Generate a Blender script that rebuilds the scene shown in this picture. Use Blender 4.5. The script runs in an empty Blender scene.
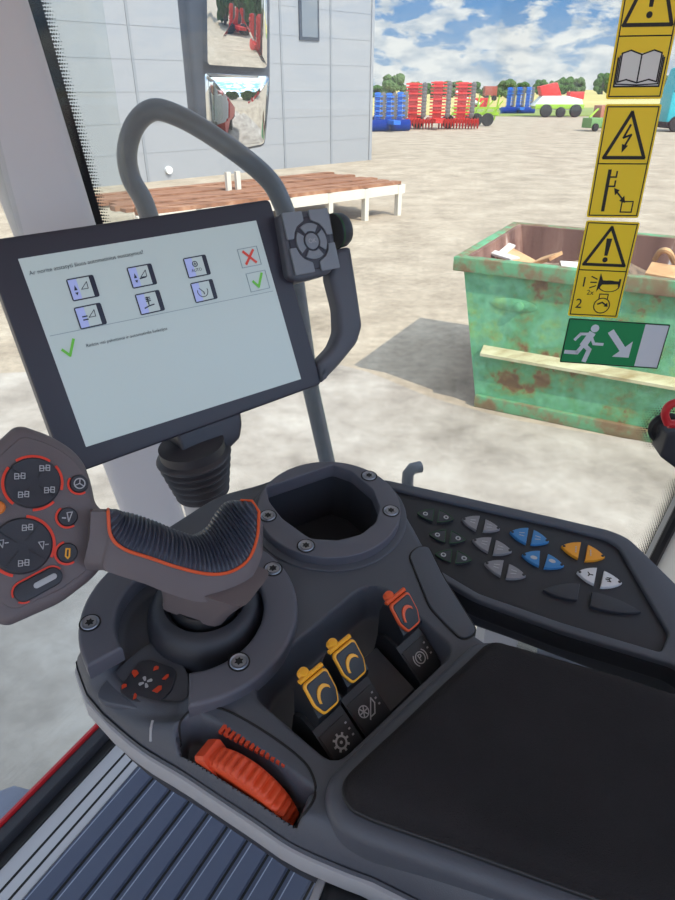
import bpy, bmesh, math, random
import numpy as np
from mathutils import Vector, Matrix, noise as mnoise
random.seed(7)
PI = math.pi
col = bpy.context.scene.collection
V = Vector
# ---------------------------------------------------------------- camera model
FPX = 650.0; PITCH = math.radians(29.1); CAMZ = 3.1
CAM = V((0, 0, CAMZ))
FW = V((0, math.cos(PITCH), -math.sin(PITCH))); UP = V((0, math.sin(PITCH), math.cos(PITCH))); RT = V((1, 0, 0))
def ray(x, y): return FW + RT * ((x - 337.5) / FPX) - UP * ((y - 450) / FPX)
def W(x, y, d): return CAM + ray(x, y) * d
def onz(x, y, z):
    r = ray(x, y); return CAM + r * ((z - CAMZ) / r.z)
def onY(x, y, Y):
    r = ray(x, y); return CAM + r * (Y / r.y)

class Frame:
    """plane with origin, in-plane axes a, b and normal n"""
    def __init__(s, O, n, a=None):
        s.O = V(O); s.n = V(n).normalized()
        a = V(a) if a is not None else V((1, 0, 0))
        s.a = (a - s.n * a.dot(s.n)).normalized(); s.b = s.n.cross(s.a)
        s.M = Matrix(((s.a.x, s.b.x, s.n.x, s.O.x), (s.a.y, s.b.y, s.n.y, s.O.y), (s.a.z, s.b.z, s.n.z, s.O.z), (0, 0, 0, 1)))
    def px(s, x, y, h=0.0):
        r = ray(x, y); O = s.O + s.n * h
        X = CAM + r * ((O - CAM).dot(s.n) / r.dot(s.n)) - s.O
        return (X.dot(s.a), X.dot(s.b))
    def pxs(s, L, h=0.0): return [s.px(x, y, h) for x, y in L]
    def P(s, u, v, h=0.0): return s.O + s.a * u + s.b * v + s.n * h
    def at(s, u, v, h=0.0, ang=0.0):
        a = s.a * math.cos(ang) + s.b * math.sin(ang)
        return Frame(s.P(u, v, h), s.n, a)
WORLD = Frame((0, 0, 0), (0, 0, 1))

# ---------------------------------------------------------------- materials
def lin(c): return tuple(((x / 255) / 12.92 if x / 255 <= .04045 else ((x / 255 + .055) / 1.055) ** 2.4) for x in c)
def mat(name, c, rough=.5, metal=0, bump=0, bscale=800, var=0, vscale=8, emit=0, spec=.5, coat=0):
    m = bpy.data.materials.new(name); m.use_nodes = True
    nt = m.node_tree; b = nt.nodes['Principled BSDF']
    rgb = lin(c) + (1,)
    b.inputs['Base Color'].default_value = rgb
    b.inputs['Roughness'].default_value = rough; b.inputs['Metallic'].default_value = metal
    b.inputs['Specular IOR Level'].default_value = spec
    if coat: b.inputs['Coat Weight'].default_value = coat
    if emit:
        b.inputs['Emission Color'].default_value = rgb; b.inputs['Emission Strength'].default_value = emit
    tc = nt.nodes.new('ShaderNodeTexCoord')
    if bump:
        n = nt.nodes.new('ShaderNodeTexNoise'); n.inputs['Scale'].default_value = bscale; n.inputs['Detail'].default_value = 2
        nt.links.new(tc.outputs['Object'], n.inputs['Vector'])
        bp = nt.nodes.new('ShaderNodeBump'); bp.inputs['Strength'].default_value = bump; bp.inputs['Distance'].default_value = .002
        nt.links.new(n.outputs['Fac'], bp.inputs['Height']); nt.links.new(bp.outputs['Normal'], b.inputs['Normal'])
    if var:
        n = nt.nodes.new('ShaderNodeTexNoise'); n.inputs['Scale'].default_value = vscale; n.inputs['Detail'].default_value = 5
        nt.links.new(tc.outputs['Object'], n.inputs['Vector'])
        mx = nt.nodes.new('ShaderNodeMix'); mx.data_type = 'RGBA'
        mx.inputs['A'].default_value = tuple(max(0, x * (1 - var)) for x in rgb[:3]) + (1,)
        mx.inputs['B'].default_value = tuple(min(1, x * (1 + var)) for x in rgb[:3]) + (1,)
        nt.links.new(n.outputs['Fac'], mx.inputs['Factor']); nt.links.new(mx.outputs['Result'], b.inputs['Base Color'])
    return m

def ramp_mat(name, stops, scale, rough=.8, detail=8, bump=.2, coords='Object', stretch=(1, 1, 1), second=None):
    m = bpy.data.materials.new(name); m.use_nodes = True
    nt = m.node_tree; b = nt.nodes['Principled BSDF']; b.inputs['Roughness'].default_value = rough
    tc = nt.nodes.new('ShaderNodeTexCoord'); mp = nt.nodes.new('ShaderNodeMapping'); mp.inputs['Scale'].default_value = stretch
    n = nt.nodes.new('ShaderNodeTexNoise'); n.inputs['Scale'].default_value = scale; n.inputs['Detail'].default_value = detail; n.inputs['Roughness'].default_value = .65
    r = nt.nodes.new('ShaderNodeValToRGB')
    els = r.color_ramp.elements
    els[0].position, els[0].color = stops[0][0], lin(stops[0][1]) + (1,)
    els[1].position, els[1].color = stops[-1][0], lin(stops[-1][1]) + (1,)
    for p, c in stops[1:-1]:
        e = els.new(p); e.color = lin(c) + (1,)
    nt.links.new(tc.outputs[coords], mp.inputs['Vector']); nt.links.new(mp.outputs['Vector'], n.inputs['Vector'])
    nt.links.new(n.outputs['Fac'], r.inputs['Fac'])
    out = r.outputs['Color']
    if second:
        sc, amt = second
        n2 = nt.nodes.new('ShaderNodeTexNoise'); n2.inputs['Scale'].default_value = sc; n2.inputs['Detail'].default_value = 6; n2.inputs['Roughness'].default_value = .7
        nt.links.new(mp.outputs['Vector'], n2.inputs['Vector'])
        mr = nt.nodes.new('ShaderNodeMapRange'); mr.inputs['From Min'].default_value = .3; mr.inputs['From Max'].default_value = .7
        mr.inputs['To Min'].default_value = 1 - amt; mr.inputs['To Max'].default_value = 1 + amt
        nt.links.new(n2.outputs['Fac'], mr.inputs['Value'])
        mx = nt.nodes.new('ShaderNodeMix'); mx.data_type = 'RGBA'; mx.blend_type = 'MULTIPLY'; mx.inputs['Factor'].default_value = 1
        nt.links.new(out, mx.inputs['A']); nt.links.new(mr.outputs['Result'], mx.inputs['B']); out = mx.outputs['Result']
    nt.links.new(out, b.inputs['Base Color'])
    if bump:
        bp = nt.nodes.new('ShaderNodeBump'); bp.inputs['Strength'].default_value = bump; bp.inputs['Distance'].default_value = .02
        nt.links.new(n.outputs['Fac'], bp.inputs['Height']); nt.links.new(bp.outputs['Normal'], b.inputs['Normal'])
    return m

M = {}
M['console'] = mat('console plastic', (76, 79, 88), .52, bump=.12, bscale=1500, var=.06, vscale=20)
M['panel'] = mat('switch panel black', (34, 35, 42), .5, bump=.06, bscale=1500)
M['ring'] = mat('ring plastic', (88, 88, 97), .5, bump=.08, bscale=1500)
M['dark'] = mat('dark plastic', (46, 47, 54), .5, bump=.08, bscale=1500)
M['black'] = mat('black plastic', (32, 33, 37), .45)
M['lip'] = mat('grey shell plastic', (160, 159, 162), .55, bump=.06, bscale=1500)
M['seam'] = mat('seam black', (14, 14, 16), .7)
M['grip'] = mat('grip plastic', (100, 91, 93), .55, bump=.1, bscale=1500)
M['rib'] = mat('ribbed rubber', (56, 60, 74), .3)
M['orange_trim'] = mat('orange trim', (214, 84, 40), .45)
M['redlit'] = mat('red backlit ring', (206, 56, 36), .4, emit=.10)
M['icon'] = mat('pale icon print', (172, 172, 174), .5)
M['iconred'] = mat('red icon print', (196, 62, 30), .5)
M['amber'] = mat('amber button', (220, 120, 50), .4)
M['wheel'] = mat('orange wheel rubber', (216, 74, 34), .5, bump=.05, bscale=1200)
M['yellowtrim'] = mat('yellow trim', (236, 166, 40), .4)
M['screw'] = mat('screw steel', (150, 152, 160), .35, metal=.8)
M['fabric'] = mat('black velour', (40, 38, 40), .95, bump=.5, bscale=1400, var=.25, vscale=30, spec=.2)
M['bezel'] = mat('monitor bezel', (48, 47, 57), .4)
M['bezel2'] = mat('monitor housing', (80, 81, 88), .5)
M['screen'] = mat('screen glow', (176, 188, 186), .3, emit=.20)
M['sicon'] = mat('screen icon blue', (150, 160, 205), .3, emit=.3)
M['sdark'] = mat('screen dark ink', (34, 40, 58), .3)
M['stext'] = mat('screen text ink', (70, 80, 86), .3)
M['sline'] = mat('screen line', (120, 138, 146), .3, emit=.15)
M['sred'] = mat('screen red', (196, 62, 48), .3, emit=.2)
M['sgreen'] = mat('screen green', (92, 168, 50), .3, emit=.25)
M['key'] = mat('keypad grey', (128, 132, 138), .5, emit=0)
M['bellows'] = mat('bellows rubber', (56, 54, 59), .5)
M['postgrey'] = mat('light grey post', (186, 184, 186), .5)
M['pillar'] = mat('pillar grey', (206, 200, 199), .55, bump=.05, bscale=900)
M['pillar2'] = mat('rear pillar grey', (176, 176, 176), .5)
M['frit'] = mat('black glass frit', (22, 22, 26), .5)
M['rail'] = mat('handrail paint', (88, 92, 102), .35, var=.2, vscale=30)
M['mirrorhouse'] = mat('mirror housing', (74, 80, 92), .4)
M['yellow'] = mat('yellow sticker', (250, 212, 30), .5)
M['ink'] = mat('black print', (34, 30, 26), .6)
M['paper'] = mat('white print', (222, 220, 214), .6)
M['exitgreen'] = mat('exit green', (28, 140, 80), .5)
M['exitwhite'] = mat('exit white', (214, 216, 220), .5)
M['red'] = mat('red lever', (196, 36, 44), .4)
M['green_b'] = mat('dark green key', (34, 74, 44), .5)
M['grey_b'] = mat('grey key', (128, 126, 130), .5)
M['blue_b'] = mat('blue key', (58, 122, 176), .5)
M['orange_b'] = mat('orange key', (226, 150, 36), .5)
M['white_b'] = mat('white key', (206, 206, 208), .5)
M['mat'] = mat('floor mat rubber', (78, 85, 106), .6, bump=.1, bscale=900)
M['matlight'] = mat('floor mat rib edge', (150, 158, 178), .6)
M['sill'] = mat('grey sill', (186, 185, 190), .6, bump=.08, bscale=600)
M['cab'] = mat('cab lining', (222, 222, 220), .7)
M['cabdark'] = mat('cab dark trim', (56, 56, 60), .7)
M['skipred'] = mat('machine red paint', (190, 36, 36), .4)
M['wood'] = ramp_mat('scrap wood', [(.3, (150, 104, 66)), (.5, (206, 160, 110)), (.7, (226, 190, 146))], 2.2, .85)
M['card'] = ramp_mat('pale scrap', [(.3, (190, 180, 170)), (.7, (232, 226, 216))], 3, .85)

def glass_mat():
    m = bpy.data.materials.new('cab glass'); m.use_nodes = True; nt = m.node_tree
    nt.nodes.remove(nt.nodes['Principled BSDF'])
    out = nt.nodes['Material Output']
    tr = nt.nodes.new('ShaderNodeBsdfTransparent'); tr.inputs['Color'].default_value = (.93, .95, .94, 1)
    df = nt.nodes.new('ShaderNodeBsdfDiffuse'); df.inputs['Color'].default_value = (.9, .88, .85, 1)
    tl = nt.nodes.new('ShaderNodeBsdfTranslucent'); tl.inputs['Color'].default_value = (.9, .88, .85, 1)
    ad = nt.nodes.new('ShaderNodeMixShader'); ad.inputs[0].default_value = .5
    nt.links.new(df.outputs[0], ad.inputs[1]); nt.links.new(tl.outputs[0], ad.inputs[2])
    mx = nt.nodes.new('ShaderNodeMixShader'); mx.inputs[0].default_value = .03
    nt.links.new(tr.outputs[0], mx.inputs[1]); nt.links.new(ad.outputs[0], mx.inputs[2])
    gl = nt.nodes.new('ShaderNodeBsdfGlossy'); gl.inputs['Roughness'].default_value = .02
    lw = nt.nodes.new('ShaderNodeLayerWeight'); lw.inputs['Blend'].default_value = .5
    pw = nt.nodes.new('ShaderNodeMath'); pw.operation = 'POWER'; pw.inputs[1].default_value = 5
    fr = nt.nodes.new('ShaderNodeMath'); fr.operation = 'MULTIPLY_ADD'; fr.inputs[1].default_value = .6; fr.inputs[2].default_value = .02
    nt.links.new(lw.outputs['Facing'], pw.inputs[0]); nt.links.new(pw.outputs[0], fr.inputs[0])
    mx2 = nt.nodes.new('ShaderNodeMixShader')
    nt.links.new(fr.outputs[0], mx2.inputs[0]); nt.links.new(mx.outputs[0], mx2.inputs[1]); nt.links.new(gl.outputs[0], mx2.inputs[2])
    nt.links.new(mx2.outputs[0], out.inputs[0])
    return m
M['glass'] = glass_mat()
M['mirror'] = mat('mirror silver', (235, 238, 240), .01, metal=1)

# ---------------------------------------------------------------- objects
MW = {}
def empty(name, loc, label, cat, group=None, frame=None):
    o = bpy.data.objects.new(name, None); col.objects.link(o); o.empty_display_size = .02
    mw = frame.M.copy() if frame else Matrix.Translation(V(loc))
    if frame: mw.translation = V(loc)
    o.matrix_world = mw; MW[o.name] = mw
    o['label'] = label; o['category'] = cat
    if group: o['group'] = group
    return o
def tag(o, label, cat, group=None, kind=None):
    if label: o['label'] = label
    if cat: o['category'] = cat
    if group: o['group'] = group
    if kind: o['kind'] = kind
    return o

def curve_mesh(outlines, thick, bevel=0, bres=2):
    cu = bpy.data.curves.new('c', 'CURVE'); cu.dimensions = '2D'; cu.fill_mode = 'BOTH'
    cu.extrude = max(thick / 2 - bevel, 1e-5); cu.bevel_depth = bevel; cu.bevel_resolution = bres; cu.offset = -bevel
    for i, pl in enumerate(outlines):
        ar = sum(pl[k][0] * pl[(k + 1) % len(pl)][1] - pl[(k + 1) % len(pl)][0] * pl[k][1] for k in range(len(pl)))
        if (ar > 0) != (i == 0): pl = pl[::-1]
        sp = cu.splines.new('POLY'); sp.points.add(len(pl) - 1); sp.use_cyclic_u = True
        for k, q in enumerate(pl): sp.points[k].co = (q[0], q[1], 0, 1)
    o = bpy.data.objects.new('c', cu); col.objects.link(o)
    dg = bpy.context.evaluated_depsgraph_get(); me = bpy.data.meshes.new_from_object(o.evaluated_get(dg))
    vs = [v.co.copy() for v in me.vertices]; fs = [tuple(p.vertices) for p in me.polygons]
    bpy.data.objects.remove(o); bpy.data.curves.remove(cu); bpy.data.meshes.remove(me)
    return vs, fs
def text_mesh(s, size, align='CENTER', ext=.0):
    cu = bpy.data.curves.new('t', 'FONT'); cu.body = s; cu.size = size; cu.align_x = align; cu.align_y = 'CENTER'; cu.extrude = ext
    cu.resolution_u = 3
    o = bpy.data.objects.new('t', cu); col.objects.link(o)
    dg = bpy.context.evaluated_depsgraph_get(); me = bpy.data.meshes.new_from_object(o.evaluated_get(dg))
    vs = [v.co.copy() for v in me.vertices]; fs = [tuple(p.vertices) for p in me.polygons]
    bpy.data.objects.remove(o); bpy.data.curves.remove(cu); bpy.data.meshes.remove(me)
    return vs, fs

class MB:
    def __init__(s): s.v = []; s.f = []
    def add(s, vs, fs, M4=None):
        k = len(s.v)
        s.v += [(M4 @ V(v)) if M4 else V(v) for v in vs]; s.f += [tuple(i + k for i in f) for f in fs]; return s
    def box(s, fr, u0, u1, v0, v1, h0, h1, bev=0):
        if bev > 0: return s.plate(fr, [[(u0, v0), (u1, v0), (u1, v1), (u0, v1)]], h1, h1 - h0, bev)
        q = [(u0, v0, h0), (u1, v0, h0), (u1, v1, h0), (u0, v1, h0), (u0, v0, h1), (u1, v0, h1), (u1, v1, h1), (u0, v1, h1)]
        return s.add([fr.P(*x) for x in q], [(3, 2, 1, 0), (4, 5, 6, 7), (0, 1, 5, 4), (1, 2, 6, 5), (2, 3, 7, 6), (3, 0, 4, 7)])
    def plate(s, fr, outlines, top, thick, bevel=0, bres=2):
        vs, fs = curve_mesh(outlines, thick, bevel, bres)
        return s.add([fr.P(v.x, v.y, v.z + top - thick / 2) for v in vs], fs)
    def text(s, fr, str_, size, u=0, v=0, h=0, align='CENTER', ang=0, ext=.0001):
        vs, fs = text_mesh(str_, size, align, ext); f2 = fr.at(u, v, h, ang)
        return s.add([f2.P(*q) for q in vs], fs)
    def poly(s, fr, pts, h=0, thick=.0002): return s.plate(fr, [pts], h + thick / 2, thick)
    def stroke(s, fr, pts, w, h=0, closed=False):
        pts = [V((p[0], p[1])) for p in pts]
        segs = list(zip(pts, pts[1:] + ([pts[0]] if closed else [])))
        if not closed: segs = segs[:len(pts) - 1]
        for a, b in segs:
            d = b - a
            if d.length < 1e-9: continue
            d.normalize(); nn = V((-d.y, d.x)) * w / 2; a2 = a - d * w * .35; b2 = b + d * w * .35
            q = [a2 - nn, b2 - nn, b2 + nn, a2 + nn]
            t = w * .15
            s.add([fr.P(x.x, x.y, h) for x in q] + [fr.P(x.x, x.y, h - .0004) for x in q],
                  [(0, 1, 2, 3), (7, 6, 5, 4), (4, 5, 1, 0), (5, 6, 2, 1), (6, 7, 3, 2), (7, 4, 0, 3)])
        return s
    def disc(s, fr, u, v, r, h, thick=.0004, n=24, r_in=0, a0=0, a1=2 * PI, ry=None):
        ry = ry or r
        if r_in == 0 and abs(a1 - a0 - 2 * PI) < 1e-6:
            return s.plate(fr, [[(u + r * math.cos(2 * PI * k / n), v + ry * math.sin(2 * PI * k / n)) for k in range(n)]], h, thick)
        if abs(a1 - a0 - 2 * PI) < 1e-6:
            return s.plate(fr, [[(u + q * math.cos(2 * PI * k / n), v + q * ry / r * math.sin(2 * PI * k / n)) for k in range(n)] for q in (r, r_in)], h, thick)
        A = [a0 + (a1 - a0) * k / n for k in range(n + 1)]
        pl = [(u + r * math.cos(t), v + ry * math.sin(t)) for t in A] + [(u + r_in * math.cos(t), v + r_in * ry / r * math.sin(t)) for t in A[::-1]]
        return s.plate(fr, [pl], h, thick)
    def lathe(s, fr, prof, n=40, u=0, v=0, caps=True, ru=1, rv=1):
        k = len(prof); vs = []
        for j in range(n):
            t = 2 * PI * j / n
            for r, h in prof: vs.append(fr.P(u + r * ru * math.cos(t), v + r * rv * math.sin(t), h))
        fs = []
        for j in range(n):
            j2 = (j + 1) % n
            for i in range(k - 1): fs.append((j * k + i, j2 * k + i, j2 * k + i + 1, j * k + i + 1))
        if caps:
            if prof[0][0] > 1e-6: fs.append(tuple(j * k for j in range(n))[::-1])
            if prof[-1][0] > 1e-6: fs.append(tuple(j * k + k - 1 for j in range(n)))
        return s.add(vs, fs)
    def loft(s, rings, cap=True, closed=True):
        n = len(rings[0]); vs = [V(p) for r in rings for p in r]; fs = []
        for i in range(len(rings) - 1):
            for j in range(n if closed else n - 1):
                j2 = (j + 1) % n
                fs.append((i * n + j, i * n + j2, (i + 1) * n + j2, (i + 1) * n + j))
        if cap and closed:
            fs.append(tuple(range(n))[::-1]); fs.append(tuple((len(rings) - 1) * n + j for j in range(n)))
        return s.add(vs, fs)
    def tube(s, path, r, n=14):
        path = [V(p) for p in path]; rs = r if isinstance(r, (list, tuple)) else [r] * len(path)
        rings = []; prev = None
        for i, p in enumerate(path):
            t = (path[min(i + 1, len(path) - 1)] - path[max(i - 1, 0)]).normalized()
            if prev is None:
                ref = V((0, 0, 1)) if abs(t.z) < .9 else V((1, 0, 0)); x = t.cross(ref).normalized()
            else: x = (prev - t * prev.dot(t)).normalized()
            prev = x; y = t.cross(x)
            rings.append([p + x * rs[i] * math.cos(2 * PI * k / n) + y * rs[i] * math.sin(2 * PI * k / n) for k in range(n)])
        return s.loft(rings)
    def build(s, name, m, parent=None, smooth=35, weld=True):
        me = bpy.data.meshes.new(name)
        inv = MW[parent.name].inverted() if parent else None
        me.from_pydata([(inv @ v if inv else v) for v in s.v], [], s.f)
        bm = bmesh.new(); bm.from_mesh(me)
        if weld: bmesh.ops.remove_doubles(bm, verts=bm.verts, dist=1e-6)
        bmesh.ops.recalc_face_normals(bm, faces=bm.faces); bm.to_mesh(me); bm.free()
        if smooth:
            me.shade_smooth(); me.set_sharp_from_angle(angle=math.radians(smooth))
        me.materials.append(m)
        o = bpy.data.objects.new(name, me); col.objects.link(o)
        if parent:
            o.parent = parent; MW[o.name] = MW[parent.name]
        else: MW[o.name] = Matrix.Identity(4)
        return o
def origin_to_base(o):
    """move a top-level mesh object's origin to the centre of its underside"""
    me = o.data; xs = [v.co for v in me.vertices]
    c = V(((min(v.x for v in xs) + max(v.x for v in xs)) / 2, (min(v.y for v in xs) + max(v.y for v in xs)) / 2, min(v.z for v in xs)))
    me.transform(Matrix.Translation(-c)); o.location = c; MW[o.name] = Matrix.Translation(c); return o
def structure(mb, name, m, **k):
    o = mb.build(name, m, **k); o['kind'] = 'structure'; return o

def crom(pts, n=8, closed=False):
    """Catmull-Rom through tuples of any length"""
    P = [np.array(p, float) for p in pts]; out = []; N = len(P)
    rng = range(N if closed else N - 1)
    for i in rng:
        p1, p2 = P[i], P[(i + 1) % N]
        p0 = P[(i - 1) % N] if closed or i > 0 else 2 * p1 - p2
        p3 = P[(i + 2) % N] if closed or i + 2 < N else 2 * p2 - p1
        for k in range(n):
            t = k / n
            out.append(.5 * ((2 * p1) + (p2 - p0) * t + (2 * p0 - 5 * p1 + 4 * p2 - p3) * t * t + (3 * p1 - p0 - 3 * p2 + p3) * t ** 3))
    if not closed: out.append(P[-1])
    return [tuple(o) for o in out]
def rnd(pts, r, n=5):
    """round the corners of a 2D polygon"""
    out = []; N = len(pts)
    for i in range(N):
        p = V(pts[i]); a = V(pts[i - 1]) - p; b = V(pts[(i + 1) % N]) - p
        rr = min(r, a.length * .45, b.length * .45)
        A = p + a.normalized() * rr; B = p + b.normalized() * rr
        for k in range(n + 1):
            t = k / n; q = A * (1 - t) ** 2 + p * 2 * t * (1 - t) + B * t * t; out.append((q.x, q.y))
    return out
def circ(u, v, r, n=32): return [(u + r * math.cos(2 * PI * k / n), v + r * math.sin(2 * PI * k / n)) for k in range(n)]
def shrink(pts, k):
    cx = sum(p[0] for p in pts) / len(pts); cy = sum(p[1] for p in pts) / len(pts)
    return [(cx + (p[0] - cx) * k, cy + (p[1] - cy) * k) for p in pts]

# ================================================================ CONSOLE
CF = Frame(W(325, 512, .54), (math.tan(math.radians(2)), -math.tan(math.radians(8)), 1))
cons = empty('armrest_console', CF.P(-.03, -.1, -.08), 'dark grey moulded plastic control console with round cup holder and orange thumbwheel', 'console', frame=CF)
JC = V((-.0928, -.1031)); JR = .075           # round plate under the joystick
BC = V((-.0841, -.0946))                      # joystick boot centre
KC = V((.0035, .0086)); KR = .0600            # cup holder ring

# body outline: driver side from the lower edge, far side from the top edge
near_px = [(106, 724), (143, 755), (184, 780), (220, 804), (255, 827), (292, 852), (338, 873), (372, 886)]
near = CF.pxs(near_px, -.045)
left = CF.pxs([(86, 695), (76, 665)], -.035) + CF.pxs([(74, 640), (78, 612), (93, 582), (118, 556)], -.014)
back = CF.pxs([(165, 525), (215, 495), (258, 482), (300, 468), (345, 466), (385, 481), (412, 518), (445, 578), (480, 634)], -.012)
d = V(near[-1]) - V(near[-4]); d.normalize()
far = [(.16, -.155), (.30, -.21), (.34, -.26), (.33, -.42)]
e1 = V(near[-1]); far2 = [(e1.x + d.x * .16, e1.y + d.y * .16), (e1.x + d.x * .08, e1.y + d.y * .08)]
outline = crom(left[::1] + back, 6) + far + far2 + crom(near[::-1], 4)
OUT = np.array(outline)
def sdist(poly, U, Vv):
    """signed distance, positive inside"""
    P = np.array(poly); Q = np.roll(P, -1, 0)
    best = np.full(U.shape, 1e9); ins = np.zeros(U.shape, bool)
    for (x0, y0), (x1, y1) in zip(P, Q):
        dx, dy = x1 - x0, y1 - y0; L = dx * dx + dy * dy + 1e-18
        t = np.clip(((U - x0) * dx + (Vv - y0) * dy) / L, 0, 1)
        best = np.minimum(best, np.hypot(U - x0 - t * dx, Vv - y0 - t * dy))
        c = ((y0 > Vv) != (y1 > Vv)) & (U < (x1 - x0) * (Vv - y0) / (y1 - y0 + 1e-18) + x0)
        ins ^= c
    return np.where(ins, best, -best)
def snap(poly, U, Vv, D, st):
    """pull grid vertices that lie just outside a polygon onto its edge"""
    P = np.array(poly); Q = np.roll(P, -1, 0); m = (D < 0) & (D > -st * 1.6)
    u, v = U[m], Vv[m]; bd = np.full(u.shape, 1e9); bu = u.copy(); bv = v.copy()
    for (x0, y0), (x1, y1) in zip(P, Q):
        dx, dy = x1 - x0, y1 - y0; t = np.clip(((u - x0) * dx + (v - y0) * dy) / (dx * dx + dy * dy + 1e-18), 0, 1)
        qu, qv = x0 + t * dx, y0 + t * dy; dd = np.hypot(u - qu, v - qv); k = dd < bd
        bd[k] = dd[k]; bu[k] = qu[k]; bv[k] = qv[k]
    U = U.copy(); Vv = Vv.copy(); U[m] = bu; Vv[m] = bv
    return U, Vv, np.where(m, 0.0, D)
def sstep(x, a, b):
    t = np.clip((x - a) / (b - a), 0, 1); return t * t * (3 - 2 * t)

tray = rnd(CF.pxs([(253, 697), (262, 672), (362, 588), (383, 588), (456, 652), (335, 768)], -.012), .012)
pocket_px = [(178, 736), (183, 724), (193, 720), (215, 727), (305, 787), (307, 796), (291, 831), (278, 833), (260, 822), (245, 801), (229, 782), (205, 776), (188, 765)]
pocket = crom(CF.pxs(pocket_px, -.014), 5, True)
well_px = [(266, 487), (333, 464.5), (352, 471), (373, 489), (380, 507), (376, 522), (361, 534), (338, 540), (310, 538), (282, 518), (269, 501)]
well = rnd(CF.pxs(well_px), .003, 3)
def console_h(U, Vv):
    h = np.full(U.shape, -.010)
    # driver side falls away gently between joystick plate and thumbwheel
    s = -.55 * U - .84 * Vv
    h -= .002 * sstep(s, .165, .24) * sstep(U, .02, -.02)
    rj = np.hypot(U - BC.x, Vv - BC.y); rJ = np.hypot(U - JC.x, Vv - JC.y)
    # dish round the joystick
    h -= .014 * sstep(rJ, .064, .048)
    # open side of the plate (towards the driver): flat sloping shelf for the button field
    ang = np.degrees(np.arctan2(Vv - JC.y, U - JC.x))
    gap = sstep(ang, -150, -138) * sstep(ang, -80, -88)
    h -= .006 * gap * sstep(rJ, .080, .070)
    # switch tray and wheel pocket
    dt = sdist(tray, U, Vv); h -= .030 * sstep(dt, -.001, .007)
    d0 = sdist(outline, U, Vv); dp = np.minimum(sdist(pocket, U, Vv), d0 - .0050); h -= .026 * sstep(dp, -.0025, .004)
    # outer edge rounding
    d_ = sdist(outline, U, Vv)
    w = sstep(-.55 * U - .84 * Vv, .09, .16)
    npk = 1 - sstep(np.hypot(U - pocket[0][0] - .045, Vv - pocket[0][1] + .03), .03, .07)   # firmer edge beside the wheel
    r = .008 + .012 * w - .010 * npk * w
    q = np.clip((r - d_) / r, 0, 1)
    h -= (.022 + .010 * w) * (1 - np.sqrt(np.maximum(0, 1 - q * q)))
    return h, d_
def build_body():
    st = .0014
    u = np.arange(-.175, .345, st); v = np.arange(-.40, .085, st)
    U, Vv = np.meshgrid(u, v, indexing='ij'); U, Vv, _ = snap(outline, U, Vv, sdist(outline, U, Vv), st); H, D = console_h(U, Vv)
    keep = D > -1e-6
    keep &= ~(sdist(shrink(well, 1.02), U, Vv) > 0)
    ids = -np.ones(U.shape, int); ii = np.argwhere(keep); ids[keep] = np.arange(len(ii))
    verts = [CF.P(U[i, j], Vv[i, j], H[i, j]) for i, j in ii]
    a, b, c, d2 = ids[:-1, :-1], ids[1:, :-1], ids[1:, 1:], ids[:-1, 1:]
    ok = (a >= 0) & (b >= 0) & (c >= 0) & (d2 >= 0)
    faces = list(zip(a[ok].tolist(), b[ok].tolist(), c[ok].tolist(), d2[ok].tolist()))
    mb = MB(); mb.v = verts; mb.f = faces
    # vertical flank under the rounded edge
    k = len(mb.v); hh = console_h(OUT[:, 0], OUT[:, 1])[0]; n = len(OUT)
    mb.v += [CF.P(OUT[i, 0], OUT[i, 1], -.034) for i in range(n)] + [CF.P(OUT[i, 0], OUT[i, 1], -.05) for i in range(n)]
    for i in range(n): mb.f.append((k + i, k + (i + 1) % n, k + n + (i + 1) % n, k + n + i))
    return mb.build('console_body', M['console'], cons, smooth=60, weld=False)
build_body()
# lower shell with the paler lip along the driver side
cen = OUT.mean(0)
def offset_poly(P, dd):
    P = np.array(P); n = len(P); out = []
    ar = np.sum(P[:, 0] * np.roll(P[:, 1], -1) - np.roll(P[:, 0], -1) * P[:, 1]); sg = 1 if ar > 0 else -1
    for i in range(n):
        t = P[(i + 1) % n] - P[i - 1]; t /= np.linalg.norm(t) + 1e-12
        out.append((P[i, 0] + sg * t[1] * dd, P[i, 1] - sg * t[0] * dd))
    return out
mb = MB(); mb.plate(CF, [offset_poly(outline[::2], .0025), offset_poly(outline[::2], -.010)], -.040, .020, .003, 1); mb.build('lower_shell', M['lip'], cons)
mb = MB(); mb.plate(CF, [offset_poly(outline[::2], -.004)], -.0585, .03, .003, 1); mb.build('console_underside', M['dark'], cons)

# joystick plate: open ring
def ring_open(a0, a1, r0, r1, c, ci, n=60):
    A = [math.radians(a0 + (a1 - a0) * k / n) for k in range(n + 1)]
    return [(c.x + r1 * math.cos(t), c.y + r1 * math.sin(t)) for t in A] + [(ci.x + r0 * math.cos(t), ci.y + r0 * math.sin(t)) for t in A[::-1]]
mb = MB(); mb.plate(CF, [ring_open(-81, 220, .051, JR, JC, JC)], 0, .016, .003, 3)
jr = mb.build('joystick_plate', M['ring'], cons)
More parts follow.
